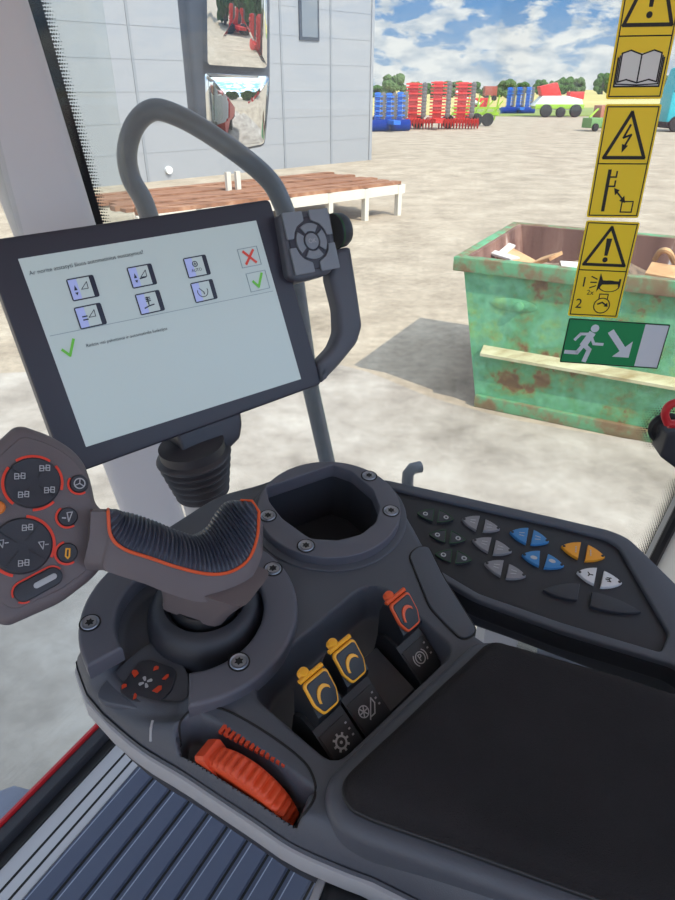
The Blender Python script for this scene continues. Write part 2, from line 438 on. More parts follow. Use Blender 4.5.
# cup holder ring and well
ring_o = circ(KC.x, KC.y, KR, 72)
mb = MB(); mb.plate(CF, [ring_o, well], 0, .014, .0012, 3); mb.build('cup_holder_ring', M['ring'], cons)
mb = MB()
rings = []
for k, (sc, h) in enumerate([(1.03, -.001), (1.01, -.012), (.97, -.04), (.95, -.062), (.92, -.066)]):
    rings.append([CF.P(p[0], p[1], h) for p in shrink(well, sc)])
mb.loft(rings, cap=False); n = len(rings[0]); mb.f.append(tuple((len(rings) - 1) * n + j for j in range(n)))
mb.build('cup_well', M['dark'], cons)
mb = MB(); mb.plate(CF, [circ(KC.x, KC.y, KR + .006, 64), shrink(well, 1.02)], -.0085, .004, .001); mb.build('cup_holder_base', M['console'], cons)
# screws
for (x, y) in [(273, 569), (239, 662), (90, 623), (268, 516), (369, 476), (391, 511), (306, 546)]:
    u, v = CF.px(x, y)
    mb = MB(); mb.lathe(CF, [(.0062, -.002), (.0062, .0006), (.0058, .0011), (.0052, .0007), (.0047, .0002), (.0044, .0010), (0, .0010)], 28, u, v)
    s = mb.build('screw', M['screw'], cons)
    star = [(u + (.0031 if k % 2 else .0019) * math.cos(2 * PI * k / 12), v + (.0031 if k % 2 else .0019) * math.sin(2 * PI * k / 12)) for k in range(12)]
    mb = MB(); mb.plate(CF, [star], .0013, .0006); mb.build('screw_socket', M['seam'], s)
    mb = MB(); mb.disc(CF, u, v, .0073, .0004, .0008, 28, .0062); mb.build('screw_recess', M['seam'], s)
# loose cover plate on the window side with its seam
cov = rnd(CF.pxs([(409, 556), (417, 548), (428, 547), (443, 578), (477, 632), (463, 641), (447, 626), (430, 608)], -.010), .006)
mb = MB(); mb.plate(CF, [cov], -.0085, .003, .0008); mb.build('cover_plate', M['console'], cons)
mb = MB(); mb.plate(CF, [offset_poly(cov, .0012)], -.0096, .002); mb.build('cover_seam', M['seam'], cons)

# button field: rounded dark film with red icons and a pale fan cross
hB = -.0205
shelf = crom(CF.pxs([(97, 694), (140, 650), (160, 646), (187, 672), (185, 706), (165, 712), (130, 708)], hB), 6, True)
bp = rnd(CF.pxs([(117, 690), (139, 661), (150, 659), (178, 669), (171, 692), (153, 705), (130, 700)], hB + .003), .006)
mb = MB(); mb.plate(CF, [shelf], hB + .001, .006, .0012); mb.build('button_shelf', M['console'], cons)
mb = MB(); mb.plate(CF, [bp], hB + .0028, .003, .0006); fld = mb.build('button_field', M['dark'], cons)
hI = hB + .0033
def blob(mb, fr, x, y, w, h_, ang, hh):
    u, v = fr.px(x, y, hh); f2 = fr.at(u, v, hh, ang)
    mb.plate(f2, [[(-w, -h_), (w * .8, -h_ * .7), (w, h_ * .4), (w * .1, h_), (-w * .7, h_ * .6)]], .0002, .0004)
for x, y, w, hgt, an in [(135, 673, .0034, .0046, .8), (156, 668, .003, .0028, .2), (166, 677, .0022, .0042, -.5), (158, 689, .0034, .0052, -.6), (124, 686, .003, .0026, .5), (135, 696, .0018, .0036, .2)]:
    mb = MB(); blob(mb, CF, x, y, w * .62, hgt * .62, an, hI); mb.build('red_icon', M['iconred'], fld)
mb = MB(); u, v = CF.px(145.5, 682, hI)
for k in range(4):
    f2 = CF.at(u, v, hI, math.radians(25 + 90 * k)); mb.plate(f2, [rnd([(.0010, -.0006), (.0040, -.0012), (.0046, 0), (.0040, .0012), (.0010, .0006)], .0005, 2)], .0002, .0004)
mb.build('white_fan_icon', M['icon'], fld)

# orange thumbwheel
a = V(CF.px(186, 748, -.012)); b = V(CF.px(286, 815, -.012)); ldir = (b - a).normalized(); mid = (a + b) / 2
fwh = CF.at(mid.x - ldir.y * .0078 + ldir.x * .001, mid.y + ldir.x * .0078 + ldir.y * .001, 0, math.atan2(ldir.y, ldir.x))        # a along the wheel, b across
Rw = .0365; hc = -.0452; wd = .0066
mb = MB(); nT = 120; prof_n = 9; rings = []
tilt = V((0, 0))
for j in range(nT):
    t = .05 + (PI - .1) * j / (nT - 1)
    rib = .0011 * (1 - abs(math.sin(t * 21)) ** 3 * 2)
    ring = []
    for i in range(prof_n):
        s = -1 + 2 * i / (prof_n - 1); rr = Rw + (rib if abs(s) < .95 else 0) - .0022 * abs(s) ** 6
        ring.append(fwh.P(rr * math.cos(t), s * wd, hc + rr * math.sin(t)))
    for s, rr in ((1, Rw - .008), (1, .006), (-1, .006), (-1, Rw - .008)): ring.append(fwh.P(rr * math.cos(t), s * wd * .96, hc + rr * math.sin(t)))
    rings.append(ring)
mb.loft(rings)
wh = mb.build('thumbwheel', M['wheel'], cons, smooth=50)
mb = MB()  # raised stop block on the rim at the joystick end
for t0, t1, ro in ((2.22, 2.48, Rw + .005),):
    ring = []
    for t in np.linspace(t0, t1, 6):
        ring.append([fwh.P(r_ * math.cos(t), s * (wd + .0012), hc + r_ * math.sin(t)) for s, r_ in ((-1, Rw - .012), (1, Rw - .012), (1, ro - .002), (.8, ro), (-.8, ro), (-1, ro - .002))])
    mb.loft(ring)
mb.build('wheel_stop', M['wheel'], wh)
# seam round the wheel pocket and the printed bar scale
hp = CF.pxs([(178, 737), (180, 722), (194, 711), (222, 711), (262, 732), (300, 760), (313, 779), (315, 797), (306, 813), (297, 816)], -.0125)
hp = crom(hp, 6); ah = np.array(hp); hz = console_h(ah[:, 0], ah[:, 1])[0]
mb = MB(); mb.tube([CF.P(x[0], x[1], z) for x, z in zip(hp, hz)], .0008, 8); mb.build('pocket_seam', M['seam'], cons)
mb = MB(); A = V(CF.px(224, 727, -.011)); B = V(CF.px(283, 765, -.011)); dd = B - A; an = math.atan2(dd.y, dd.x)
for k in range(13):
    p = A + dd * (k / 12); f2 = CF.at(p.x, p.y, -.0112, an)
    hh = .0068 * (1 - k / 13.5); mb.box(f2, -.0011, .0011, -hh * .6, hh * .6, -.002, .0006)
f2 = CF.at(A.x, A.y, -.0112, an); mb.stroke(f2, [(-.003, .004), (.001, .0005), (.006, -.0040)], .0014, .0008)
mb.build('bar_scale_print', M['iconred'], cons)
# two small seam lines on the driver-side flank
mb = MB(); p = CF.pxs([(153, 721), (151, 727), (149, 734)], -.018); ah = np.array(p); hz = console_h(ah[:, 0], ah[:, 1])[0]
mb.tube([CF.P(q[0], q[1], z + .0002) for q, z in zip(p, hz)], .0010, 8); mb.build('flank_seam', M['lip'], cons)
# support bracket below the console down to the cab floor
mb = MB(); g = V(CF.px(325, 905, -.06)); fb = CF.at(g.x + .03, g.y - .055, -.06, math.atan2(d.y, d.x))
mb.box(fb, -.055, .22, -.09, .07, -.70, -.002, .006); mb.build('support_column', M['black'], cons)
mb = MB(); mb.box(fb, -.0595, -.0545, -.09, .07, -.70, -.004, .001); mb.build('column_edge_strip', M['lip'], cons)
# bed the armrest stands on
pad_px = [(344, 781), (347, 772), (476, 651), (486, 642), (496, 641), (518, 647), (570, 662), (611, 673), (675, 694)]
pad_near = [(345, 790), (352, 802), (372, 812), (467, 845), (567, 881)]
hp_ = .010
pl = CF.pxs(pad_px, hp_); pn = CF.pxs(pad_near, hp_)
dn = (V(pn[-1]) - V(pn[-3])).normalized(); df_ = (V(pl[-1]) - V(pl[-2])).normalized()
e_n = V(pn[-1]) + dn * .22; e_f = V(pl[-1]) + df_ * .10
padpoly = pl + [(e_f.x, e_f.y), (e_n.x, e_n.y)] + pn[::-1]
padpoly = rnd(padpoly, .008, 4)
mb = MB(); mb.plate(CF, [offset_poly(padpoly, .010)], .000, .032, .008, 4); mb.build('armrest_bed', M['console'], cons)

# ---------------------------------------------------------------- armrest pad
pad = empty('armrest_pad', CF.P(.2, -.2, .0), 'black velour armrest cushion on the right end of the console', 'armrest', frame=CF)
mb = MB(); mb.plate(CF, [offset_poly(padpoly, .001)], .0035, .004, .001); mb.build('pad_base', M['black'], pad)
def cushion():
    st = .0025; P = np.array(padpoly)
    u = np.arange(P[:, 0].min() - st, P[:, 0].max() + st, st); v = np.arange(P[:, 1].min() - st, P[:, 1].max() + st, st)
    U, Vv = np.meshgrid(u, v, indexing='ij'); D = sdist(padpoly, U, Vv); U, Vv, D = snap(padpoly, U, Vv, D, st); keep = D > -1e-6
    q = np.clip(1 - D / .016, 0, 1); H = .004 + .0145 * np.sqrt(np.maximum(0, 1 - q ** 2.4)) + .004 * sstep(D, .01, .06)
    ids = -np.ones(U.shape, int); ii = np.argwhere(keep); ids[keep] = np.arange(len(ii))
    mb = MB(); mb.v = [CF.P(U[i, j], Vv[i, j], H[i, j]) for i, j in ii]
    a, b, c, d2 = ids[:-1, :-1], ids[1:, :-1], ids[1:, 1:], ids[:-1, 1:]; ok = (a >= 0) & (b >= 0) & (c >= 0) & (d2 >= 0)
    mb.f = list(zip(a[ok].tolist(), b[ok].tolist(), c[ok].tolist(), d2[ok].tolist()))
    dn = [CF.P(p[0], p[1], .003) for p in padpoly]; up = [CF.P(p[0], p[1], .0085) for p in offset_poly(padpoly, -.001)]
    mb.loft([dn, up], cap=False)
    return mb.build('cushion', M['fabric'], pad, smooth=70)
cushion()

# ---------------------------------------------------------------- toggle switches
E1 = math.atan2(.707, .707)
def toggle(lx, ly, trim, label, icon):
    u, v = CF.px(lx - 4, ly - 5, -.021)
    f = CF.at(u, v, 0, E1)               # a: along tray (away), b: away from the armrest
    root = empty('toggle_switch', f.P(0, .005, -.036), label, 'switch', 'toggle switches in the console tray', frame=f)
    w = .0125
    def prism(prof, w0, bev=.0):
        mb = MB(); fr = Frame(f.P(0, 0, 0), f.a, f.b)   # profile plane: a=b axis, b = n axis?
        return mb, fr
    # housing with the sloping label face (profile in b,h)
    prof = [(-.017, -.040), (-.0165, -.030), (.0085, -.0135), (.020, -.011), (.026, -.016), (.028, -.040)]
    mb = MB(); mb.loft([[f.P(s * w, q[0], q[1]) for q in prof] for s in (-1, 1)]); mb.build('switch_housing', M['black'], root, smooth=0)
    # label insert on the slope
    s0 = V((-.0160, -.0297)); s1 = V((.0070, -.0145)); sl = (s1 - s0)
    nb = (f.b * sl.x + f.n * sl.y).normalized(); nn = f.a.cross(nb)
    lf = Frame(f.P(0, (s0.x + s1.x) / 2, (s0.y + s1.y) / 2), nn, f.a)
    mb = MB(); mb.box(lf, -.0112, .0112, -.0125, .0105, -.001, .0006, .0003); lab = mb.build('label_plate', M['black'], root)
    mb = MB(); icon(mb, lf); mb.build('switch_icon', M['icon'], lab)
    mb = MB()
    for k in range(3): mb.box(lf, .0078, .0092, .0055 - k * .0042, .0066 - k * .0042, .0004, .0009)
    mb.build('indicator_dots', M['lip'], lab)
    # paddle leaning towards the armrest
    q = [(.028, -.020), (.0285, .006), (.026, .0155), (.022, .0175), (.006, .0005), (.006, -.006), (.010, -.016)]
    mb = MB(); mb.loft([[f.P(s * .0098, x[0], x[1]) for x in q] for s in (-1, 1)]); mb.build('paddle', M['black'], root, smooth=0)
    c0 = V((.006, .0005)); c1 = V((.022, .0175)); cl = c1 - c0
    nb = (f.b * cl.x + f.n * cl.y).normalized(); nn = f.a.cross(nb)
    pf = Frame(f.P(0, (c0.x + c1.x) / 2, (c0.y + c1.y) / 2), nn, f.a); L = cl.length / 2
    face = [(-.0062, -L), (.0062, -L), (.0096, -L * .3), (.0096, L * .85), (.008, L), (-.008, L), (-.0096, L * .85), (-.0096, -L * .3)]
    mb = MB(); mb.plate(pf, [rnd(face, .002, 3)], .0024, .003, .0008); cap = mb.build('paddle_cap', trim, root)
    mb = MB(); mb.plate(pf, [rnd(shrink(face, .87), .0016, 3)], .0031, .0014, .0004); mb.build('cap_face', M['black'], cap)
    mb = MB(); A = [math.radians(35 + 150 * k / 14) for k in range(15)]
    pl_ = [(.0060 * math.cos(t), -.003 + .0085 * math.sin(t)) for t in A] + [(.0006 + .0052 * math.cos(t), -.0040 + .0068 * math.sin(t)) for t in A[::-1]]
    mb.plate(pf, [pl_], .0040, .0012, .0002); mb.build('thumb_crescent', trim, cap)
    # bar along the top edge and the half round lock button behind it
    mb = MB(); tb = [f.P(s * .0094, .0238, .0178) for s in (-1, -.5, 0, .5, 1)]; mb.tube(tb, .0016, 10); mb.build('cap_bar', trim, cap)
    mb = MB(); mb.lathe(Frame(f.P(-.003, .0270, .0170), f.n), [(0, -.004), (.0028, -.003), (.0042, 0), (.003, .003), (0, .0042)], 16); mb.build('lock_button', trim, root)
    return root
def ic_gear(mb, lf):
    mb.disc(lf, -.001, -.001, .0042, .0009, .0006, 24, .0030)
    for k in range(8):
        t = k * PI / 4; mb.stroke(lf, [(-.001 + .0042 * math.cos(t), -.001 + .0042 * math.sin(t)), (-.001 + .0053 * math.cos(t), -.001 + .0053 * math.sin(t))], .0014, .0009)
    mb.disc(lf, -.001, -.001, .0010, .0009, .0006, 12)
def ic_fan(mb, lf):
    mb.disc(lf, -.004, .0005, .0040, .0009, .0006, 24, .0033)
    for k in range(3):
        t = k * PI / 3; mb.stroke(lf, [(-.004 + .0036 * math.cos(t), .0005 + .0036 * math.sin(t)), (-.004 - .0036 * math.cos(t), .0005 - .0036 * math.sin(t))], .0008, .0009)
    mb.stroke(lf, [(-.003, -.006), (.0055, .004), (.006, .0), (.002, -.005), (-.002, -.005)], .0008, .0009)
def ic_park(mb, lf):
    mb.disc(lf, -.001, 0, .0043, .0009, .0006, 24, .0036)
    mb.text(lf, 'P', .0068, -.001, 0, .0007, ext=.0002)
    mb.disc(lf, -.001, 0, .0062, .0009, .0006, 10, .0055, math.radians(135), math.radians(225))
    mb.disc(lf, -.001, 0, .0062, .0009, .0006, 10, .0055, math.radians(-45), math.radians(45))
toggle(340, 739, M['yellowtrim'], 'yellow capped black toggle switch with a gear symbol', ic_gear)
toggle(367, 708, M['yellowtrim'], 'yellow capped black toggle switch with a fan and chute symbol', ic_fan)
toggle(420, 657, M['orange_trim'], 'orange red capped black toggle switch with a parking brake P symbol', ic_park)
mb = MB()
u, v = CF.px(386, 690, -.03); f = CF.at(u, v, 0, E1)
mb.loft([[f.P(s * .016, q[0], q[1]) for q in [(-.014, -.040), (-.012, -.032), (.024, -.022), (.028, -.03), (.028, -.040)]] for s in (-1, 1)])
mb.build('tray_blank', M['dark'], cons, smooth=0)

# ================================================================ JOYSTICK
joy = empty('joystick', CF.P(BC.x, BC.y, -.024), 'multi-button joystick lever with ribbed palm grip and red ringed buttons', 'joystick', frame=CF)
mb = MB(); mb.lathe(CF, [(.0425, -.026), (.0425, -.018), (.041, -.010), (.037, -.003), (.033, .0), (.029, .0005), (.0265, -.004), (.025, -.007), (0, -.007)], 56, BC.x, BC.y)
mb.build('boot_collar', M['dark'], joy)
mb = MB(); mb.lathe(CF, [(.0245, -.007), (.0245, -.002), (.022, .004), (0, .004)], 40, BC.x, BC.y); mb.build('boot', M['black'], joy)
# grip: front (orange) edge, back edge and lower edge as px + depth
Fr = [(108, 512, .405), (111, 536, .404), (124, 549, .406), (150, 558, .412), (180, 568, .420), (208, 574, .428), (230, 572, .434), (248, 560, .441), (257, 538, .449), (259, 512, .457)]
Bk = [(107, 509, .412), (117, 511, .418), (133, 514, .426), (152, 521, .435), (172, 530, .443), (190, 535, .450), (206, 527, .458), (216, 512, .464), (228, 501, .468), (252, 501, .462)]
Lo = [(101, 562, .404), (106, 570, .405), (120, 576, .408), (145, 584, .414), (170, 594, .421), (200, 602, .428), (228, 598, .435), (250, 580, .442), (262, 555, .451), (263, 525, .459)]
NS = 16
fr_ = [W(*p) for p in crom(Fr, NS)]; bk_ = [W(*p) for p in crom(Bk, NS)]; lo_ = [W(*p) for p in crom(Lo, NS)]
rings = []; total = len(fr_)
arc = 0; MT = 12
for i in range(total):
    F, B, L = fr_[i], bk_[i], lo_[i]
    t = (fr_[min(i + 1, total - 1)] + bk_[min(i + 1, total - 1)] - fr_[max(i - 1, 0)] - bk_[max(i - 1, 0)]).normalized()
    nv = (F - B).cross(t); nv = nv.normalized() if nv.length > 1e-9 else CF.n
    if nv.dot(CAM - F) < 0: nv = -nv
    e = min(1, i / 10, (total - 1 - i) / 10)
    bul = .0065 * (.25 + .75 * e)
    top = [B.lerp(F, k / MT) + nv * bul * math.sin(PI * k / MT) for k in range(MT + 1)]
    down = (L - F); dn_ = -CF.n * .014
    low = [F.lerp(L, .5) + nv * .0015, L, L + dn_ * .6 + (B - F) * .25, B + down * .8 + dn_ * .9, B + down * .5 + dn_ * .2]
    rings.append(top + low)
    if i: arc += ((fr_[i] + bk_[i]) - (fr_[i - 1] + bk_[i - 1])).length / 2
sh_ = (W(91, 530, .402) - W(108, 530, .405)); rings = [[p + sh_ for p in rings[0]]] + rings
mb = MB(); mb.loft(rings); mb.build('grip_body', M['grip'], joy, smooth=60)
# ribbed rubber skin on the grip, resampled finely so that each rib is geometry
NSR = 44
fr2 = [W(*p) for p in crom(Fr, NSR)]; bk2 = [W(*p) for p in crom(Bk, NSR)]; total2 = len(fr2); sh = []; arc = 0
for i in range(total2):
    F, B = fr2[i], bk2[i]
    i0, i1 = max(i - 4, 0), min(i + 4, total2 - 1)
    t = (fr2[i1] + bk2[i1] - fr2[i0] - bk2[i0]).normalized(); nv = (F - B).cross(t)
    nv = nv.normalized() if nv.length > 1e-9 else CF.n
    if nv.dot(CAM - F) < 0: nv = -nv
    if i: arc += ((fr2[i] + bk2[i]) - (fr2[i - 1] + bk2[i - 1])).length / 2
    e = min(1, i / 26, (total2 - 1 - i) / 26); bul = .0065 * (.25 + .75 * e)
    rib = .0021 * (.5 + .5 * math.cos(arc / .0031 * 2 * PI)) * min(1, e * 3)
    sh.append([B.lerp(F, k / MT) + nv * (bul * math.sin(PI * k / MT) + (.0004 + rib) * (1 if 0 < k < MT else 0)) for k in range(MT + 1)])
mb = MB(); mb.loft(sh, closed=False); mb.build('ribbed_grip', M['rib'], joy, smooth=70, weld=False)
mb = MB(); tp = [p + (CAM - p).normalized() * .001 for p in [bk_[2]] + fr_ + [bk_[-1], bk_[-8]]]
mb.tube(tp, .0011, 8); mb.build('orange_trim', M['orange_trim'], joy)
# neck from the boot up to the grip
s0 = CF.P(BC.x, BC.y, .002); s1 = W(213, 575, .443)
mb = MB(); rings = []
for k in range(9):
    t = k / 8; c = s0.lerp(s1, t); ru = .025 + .011 * t ** 1.5; rv = .0205 - .002 * t
    sec = rnd([(-ru, -rv), (ru * .9, -rv), (ru, rv), (-ru * .8, rv)], .008, 3)
    an = math.radians(-20); rings.append([c + (CF.a * math.cos(an) + CF.b * math.sin(an)) * p[0] + (CF.b * math.cos(an) - CF.a * math.sin(an)) * p[1] for p in sec])
mb.loft(rings); mb.build('lever_neck', M['grip'], joy, smooth=50)
# button head
HO = W(38, 528, .398); nH = (-ray(38, 528)).normalized(); nH = (nH + UP * .10 + RT * .12).normalized()
HF = Frame(HO, nH, RT)
head_px = [(-36, 470), (0, 438), (14, 425), (24, 424), (52, 434), (74, 448), (86, 462), (93, 482), (97, 503), (107, 512), (110, 528), (108, 548), (103, 568), (92, 580), (62, 603), (8, 627), (-6, 622), (-34, 590)]
hp2 = rnd(HF.pxs(head_px), .006, 4)
mb = MB(); mb.plate(HF, [hp2], 0, .030, .007, 4); head = mb.build('button_head', M['grip'], joy, smooth=40)
mb = MB(); mb.plate(HF, [rnd(shrink(hp2, .86)[::4], .004, 3)], .0008, .003, .0008); mb.build('head_face', M['grip'], joy)
def pxr(fr, x, y, rpx): # radius in metres of rpx pixels there
    return (V(fr.px(x + rpx, y)) - V(fr.px(x - rpx, y))).length / 2
def dial(x, y, rpx, icons, arcs):
    u, v = HF.px(x, y, .001); r = pxr(HF, x, y, rpx)
    mb = MB(); mb.lathe(HF, [(r, -.001), (r, .0025), (r * .94, .0035), (r * .5, .0030), (0, .0028)], 40, u, v); b_ = mb.build('dial_button', M['dark'], joy)
    mb = MB()
    for a0, a1 in arcs: mb.disc(HF, u, v, r * 1.11, .0016, .0016, 24, r * 1.01, math.radians(a0), math.radians(a1))
    mb.build('red_ring', M['redlit'], b_)
    mb = MB()
    for k in range(4):
        t = math.radians(45 + 90 * k + 15); f2 = HF.at(u, v, .0038, t); mb.stroke(f2, [(r * .22, 0), (r * .92, 0)], .0004, .0001)
    mb.build('dial_divider', M['black'], b_)
    mb = MB()
    for (dx, dy, kind) in icons:
        f2 = HF.at(u + dx * r, v + dy * r, .0039, .2)
        if kind == 'w':
            mb.stroke(f2, [(-.003, -.0015), (-.0026, .0018), (-.0005, .0014), (-.0008, -.0016), (-.003, -.0015)], .0005, .0002); mb.stroke(f2, [(.0005, -.0014), (.001, .0018), (.003, .0014), (.0026, -.0018), (.0005, -.0014)], .0005, .0002); mb.stroke(f2, [(-.0026, 0), (.0028, 0)], .0005, .0002)
        else:
            mb.stroke(f2, [(-.002, .002), (.0, -.0025), (.001, .002), (-.002, .002)], .0005, .0002); mb.stroke(f2, [(.0016, 0), (.0032, 0)], .0006, .0002)
    mb.build('dial_icon', M['icon'], b_)
dial(33, 483, 28, [(-.5, .2, 'w'), (.35, .6, 'w'), (.6, -.25, 'w'), (-.3, -.5, 'w')], [(60, 130), (-10, 45), (150, 235), (275, 320)])
dial(22, 546, 31, [(.1, .65, 'w'), (.65, .05, 'v'), (-.65, .05, 'v'), (.1, -.6, 'w')], [(-20, 88), (230, 260)])
for x, y, r_, sym in [(79, 484, 9.5, 0), (67.5, 517, 10, 1), (67, 553, 10.5, 2)]:
    u, v = HF.px(x, y, .001); r = pxr(HF, x, y, r_)
    mb = MB(); mb.lathe(HF, [(r, -.001), (r, .0025), (r * .9, .0034), (0, .0032)], 28, u, v); b_ = mb.build('round_button', M['dark'], joy)
    mb = MB(); mb.disc(HF, u, v, r * 1.24, .0016, .0016, 20, r * 1.03, math.radians(150 - 20 * sym), math.radians(310)); mb.build('red_ring', M['redlit'], b_)
    mb = MB(); f2 = HF.at(u, v, .0036)
    if sym == 0:
        mb.disc(f2, 0, 0, r * .62, .0002, .0004, 20, r * .5)
        for k in range(3): t = PI / 2 + k * 2 * PI / 3; mb.stroke(f2, [(0, 0), (r * .55 * math.cos(t), r * .55 * math.sin(t))], .0006, .0002)
        mb.build('button_icon', M['icon'], b_)
    elif sym == 1:
        mb.stroke(f2, [(-.0008, .0024), (.0022, .003), (.0006, -.003), (-.0008, .0024)], .0006, .0002); mb.stroke(f2, [(-.0032, -.001), (-.0014, -.001)], .0008, .0002); mb.build('button_icon', M['icon'], b_)
    else:
        mb.stroke(f2, [(-.001, .0024), (.001, .0024), (.0012, -.002), (.0004, -.0034), (-.001, -.002), (-.001, .0024)], .0009, .0002); mb.build('button_icon', M['yellowtrim'], b_)
u0, v0 = HF.px(24, 592, .001); u1, v1 = HF.px(52, 577, .001); r = pxr(HF, 38, 585, 10.5); an = math.atan2(v1 - v0, u1 - u0); f2 = HF.at((u0 + u1) / 2, (v0 + v1) / 2, .001, an)
L = math.hypot(u1 - u0, v1 - v0) / 2
def pill(L, r, n=10): return [(L + r * math.cos(-PI / 2 + PI * k / n), r * math.sin(-PI / 2 + PI * k / n)) for k in range(n + 1)] + [(-L + r * math.cos(PI / 2 + PI * k / n), r * math.sin(PI / 2 + PI * k / n)) for k in range(n + 1)]
mb = MB(); mb.plate(f2, [pill(L, r)], .003, .004, .001); b_ = mb.build('slot_button', M['dark'], joy)
mb = MB(); A_ = pill(L, r * 1.2); Bq = pill(L, r * 1.03); k0, k1 = 6, 14; mb.plate(f2, [A_[k0:k1 + 3] + Bq[k0:k1 + 3][::-1]], .0012, .0014); mb.plate(f2, [A_[18:] + Bq[18:][::-1]], .0012, .0014); mb.build('red_ring', M['redlit'], b_)
mb = MB(); mb.plate(f2.at(.004, 0, 0), [pill(.0052, .0018)], .0040, .0014, .0004); mb.build('silver_bar', M['icon'], b_)
u, v = HF.px(-2, 508, .001); mb = MB(); mb.lathe(HF, [(.004, -.001), (.004, .003), (.003, .0042), (0, .0045)], 24, u, v); mb.build('orange_button', M['amber'], joy)

# ================================================================ MONITOR
def quad_plane(px4, width):
    R_ = np.array([list(ray(x, y)) for x, y in px4]).T       # TL TR BR BL : d0 r0 - d1 r1 + d2 r2 - d3 r3 = 0
    A = R_ * np.array([1, -1, 1, -1]); _, _, vt = np.linalg.svd(A); dd_ = vt[-1]; dd_ = dd_ if dd_[0] > 0 else -dd_
    P = [CAM + ray(*px4[i]) * dd_[i] for i in range(4)]
    s = width / (P[1] - P[0]).length
    return [CAM + (p - CAM) * s for p in P]
SQ = [(18, 259), (256, 220.5), (301, 379), (86, 447)]
sp = quad_plane(SQ, .246)
nS = (sp[2] - sp[3]).cross(sp[0] - sp[3]).normalized()
MF = Frame((sp[0] + sp[1] + sp[2] + sp[3]) / 4, nS, sp[1] - sp[0])
print('SCREEN', [tuple(round(x, 3) for x in MF.px(*q)) for q in SQ], 'depth', (MF.O - CAM).dot(FW), 'normal', tuple(round(x, 2) for x in nS))
mon = empty('touchscreen_monitor', CF.P(-.055, .005, -.055), 'tilted touchscreen monitor with keypad and grab handle on a ribbed rubber neck', 'monitor')
hous = rnd(MF.pxs([(-19, 241), (270, 199), (322, 384), (67, 477)]), .006)
mb = MB(); mb.plate(MF, [hous], 0, .012, .002, 3); bz = mb.build('monitor_bezel', M['bezel'], mon)
mb = MB(); mb.plate(MF, [offset_poly(hous, -.001)], -.011, .016, .004, 3); mb.build('monitor_back', M['bezel2'], mon)
scr = MB(); scr.poly(MF, MF.pxs(SQ), .0002); screen = scr.build('screen', M['screen'], mon)
hS = .0008
def spx(L): return MF.pxs(L, hS)
# six soft keys
ax = (V(MF.px(256, 220.5)) - V(MF.px(18, 259))).normalized(); AN = math.atan2(ax.y, ax.x)
def softkey(x, y, kind):
    u, v = MF.px(x, y, hS); f = MF.at(u, v, hS, AN); w, h = .0128, .0104
    mb = MB(); mb.plate(f, [rnd([(-w, -h), (w, -h), (w, h), (-w, h)], .002, 3)], .0003, .0003); k_ = mb.build('soft_key', M['sdark'], screen)
    mb = MB(); mb.box(f, -w + .0012, w - .0048, -h + .0012, h - .0012, .0002, .0006); mb.build('key_face', M['screen'], k_)
    mb = MB(); mb.box(f, -w + .0012, -w + .009, -h + .0012, h - .0012, .0006, .0007); mb.build('key_tint', M['sicon'], k_)
    mb = MB(); hh = .001; f = f.at(-.0018, 0)
    tri = [(.0, -.001), (.0065, .005), (.0062, -.0012)]
    if kind in (0, 1):
        mb.stroke(f, tri, .0006, hh, True)
        for s in (1, -1): mb.poly(f, [(-.0055 - .0012, -.001 + s * .001 - .001), (-.0055 + .0018, -.001 + s * .001 - .001), (-.0052, -.001 + s * .0048)], hh)
        if kind: mb.stroke(f, [(-.001, -.0022), (.005, -.0016)], .0012, hh)
    elif kind == 2:
        mb.stroke(f, tri, .0006, hh, True); mb.box(f, -.006, -.001, .0, .0012, hh - .0004, hh); mb.box(f, -.006, -.001, -.003, -.0018, hh - .0004, hh)
    elif kind == 3:
        for q in range(3): mb.box(f, -.002, .003, .0012 + q * .0017, .0022 + q * .0017, hh - .0004, hh); 
        mb.box(f, -.0006, .0006, -.002, .006, hh - .0004, hh); mb.stroke(f, [(-.005, -.0045), (.0, -.003), (.005, -.0025)], .0012, hh)
    elif kind == 4:
        mb.disc(f, 0, .0028, .003, hh, .0004, 18, .0022); mb.stroke(f, [(-.0012, .0028), (.0012, .0028)], .0007, hh); mb.stroke(f, [(0, .0016), (0, .004)], .0007, hh)
        mb.text(f, 'AUTO', .0042, 0, -.0035, hh)
    else:
        mb.disc(f, 0, 0, .006, hh, .0004, 20, .0053, math.radians(-200), math.radians(20)); mb.stroke(f, [(-.003, .0035), (.001, -.001)], .0007, hh); mb.stroke(f, [(.001, -.003), (.001, -.001)], .001, hh)
    mb.build('key_symbol', M['sdark'], k_)
for x, y, k in [(83, 288, 0), (142, 276, 1), (197, 266.5, 4), (90.5, 316, 2), (150, 302.5, 3), (204, 291, 5)]: softkey(x, y, k)
for name, (x, y), m_ in [('cancel_key', (249.5, 257), 'sred'), ('confirm_key', (258, 281), 'sgreen')]:
    u, v = MF.px(x, y, hS); f = MF.at(u, v, hS, AN); w, h = .0118, .0098
    mb = MB(); mb.stroke(f, [(-w, -h), (w, -h), (w, h), (-w, h)], .0006, .0003, True); k_ = mb.build(name, M['sline'], screen)
    mb = MB()
    if m_ == 'sred': mb.stroke(f, [(-.006, .0065), (.006, -.0065)], .0026, .0006); mb.stroke(f, [(-.006, -.0065), (.006, .0065)], .0026, .0006)
    else: mb.stroke(f, [(-.006, .0005), (-.001, -.006), (.0065, .007)], .0026, .0006)
    mb.build('cross_mark' if m_ == 'sred' else 'tick_mark', M[m_], k_)
mb = MB(); u, v = MF.px(69, 349, hS); f = MF.at(u, v, hS, AN); mb.stroke(f, [(-.006, .0005), (-.001, -.006), (.0065, .0075)], .0024, .0006); mb.build('tick_mark', M['sgreen'], screen)
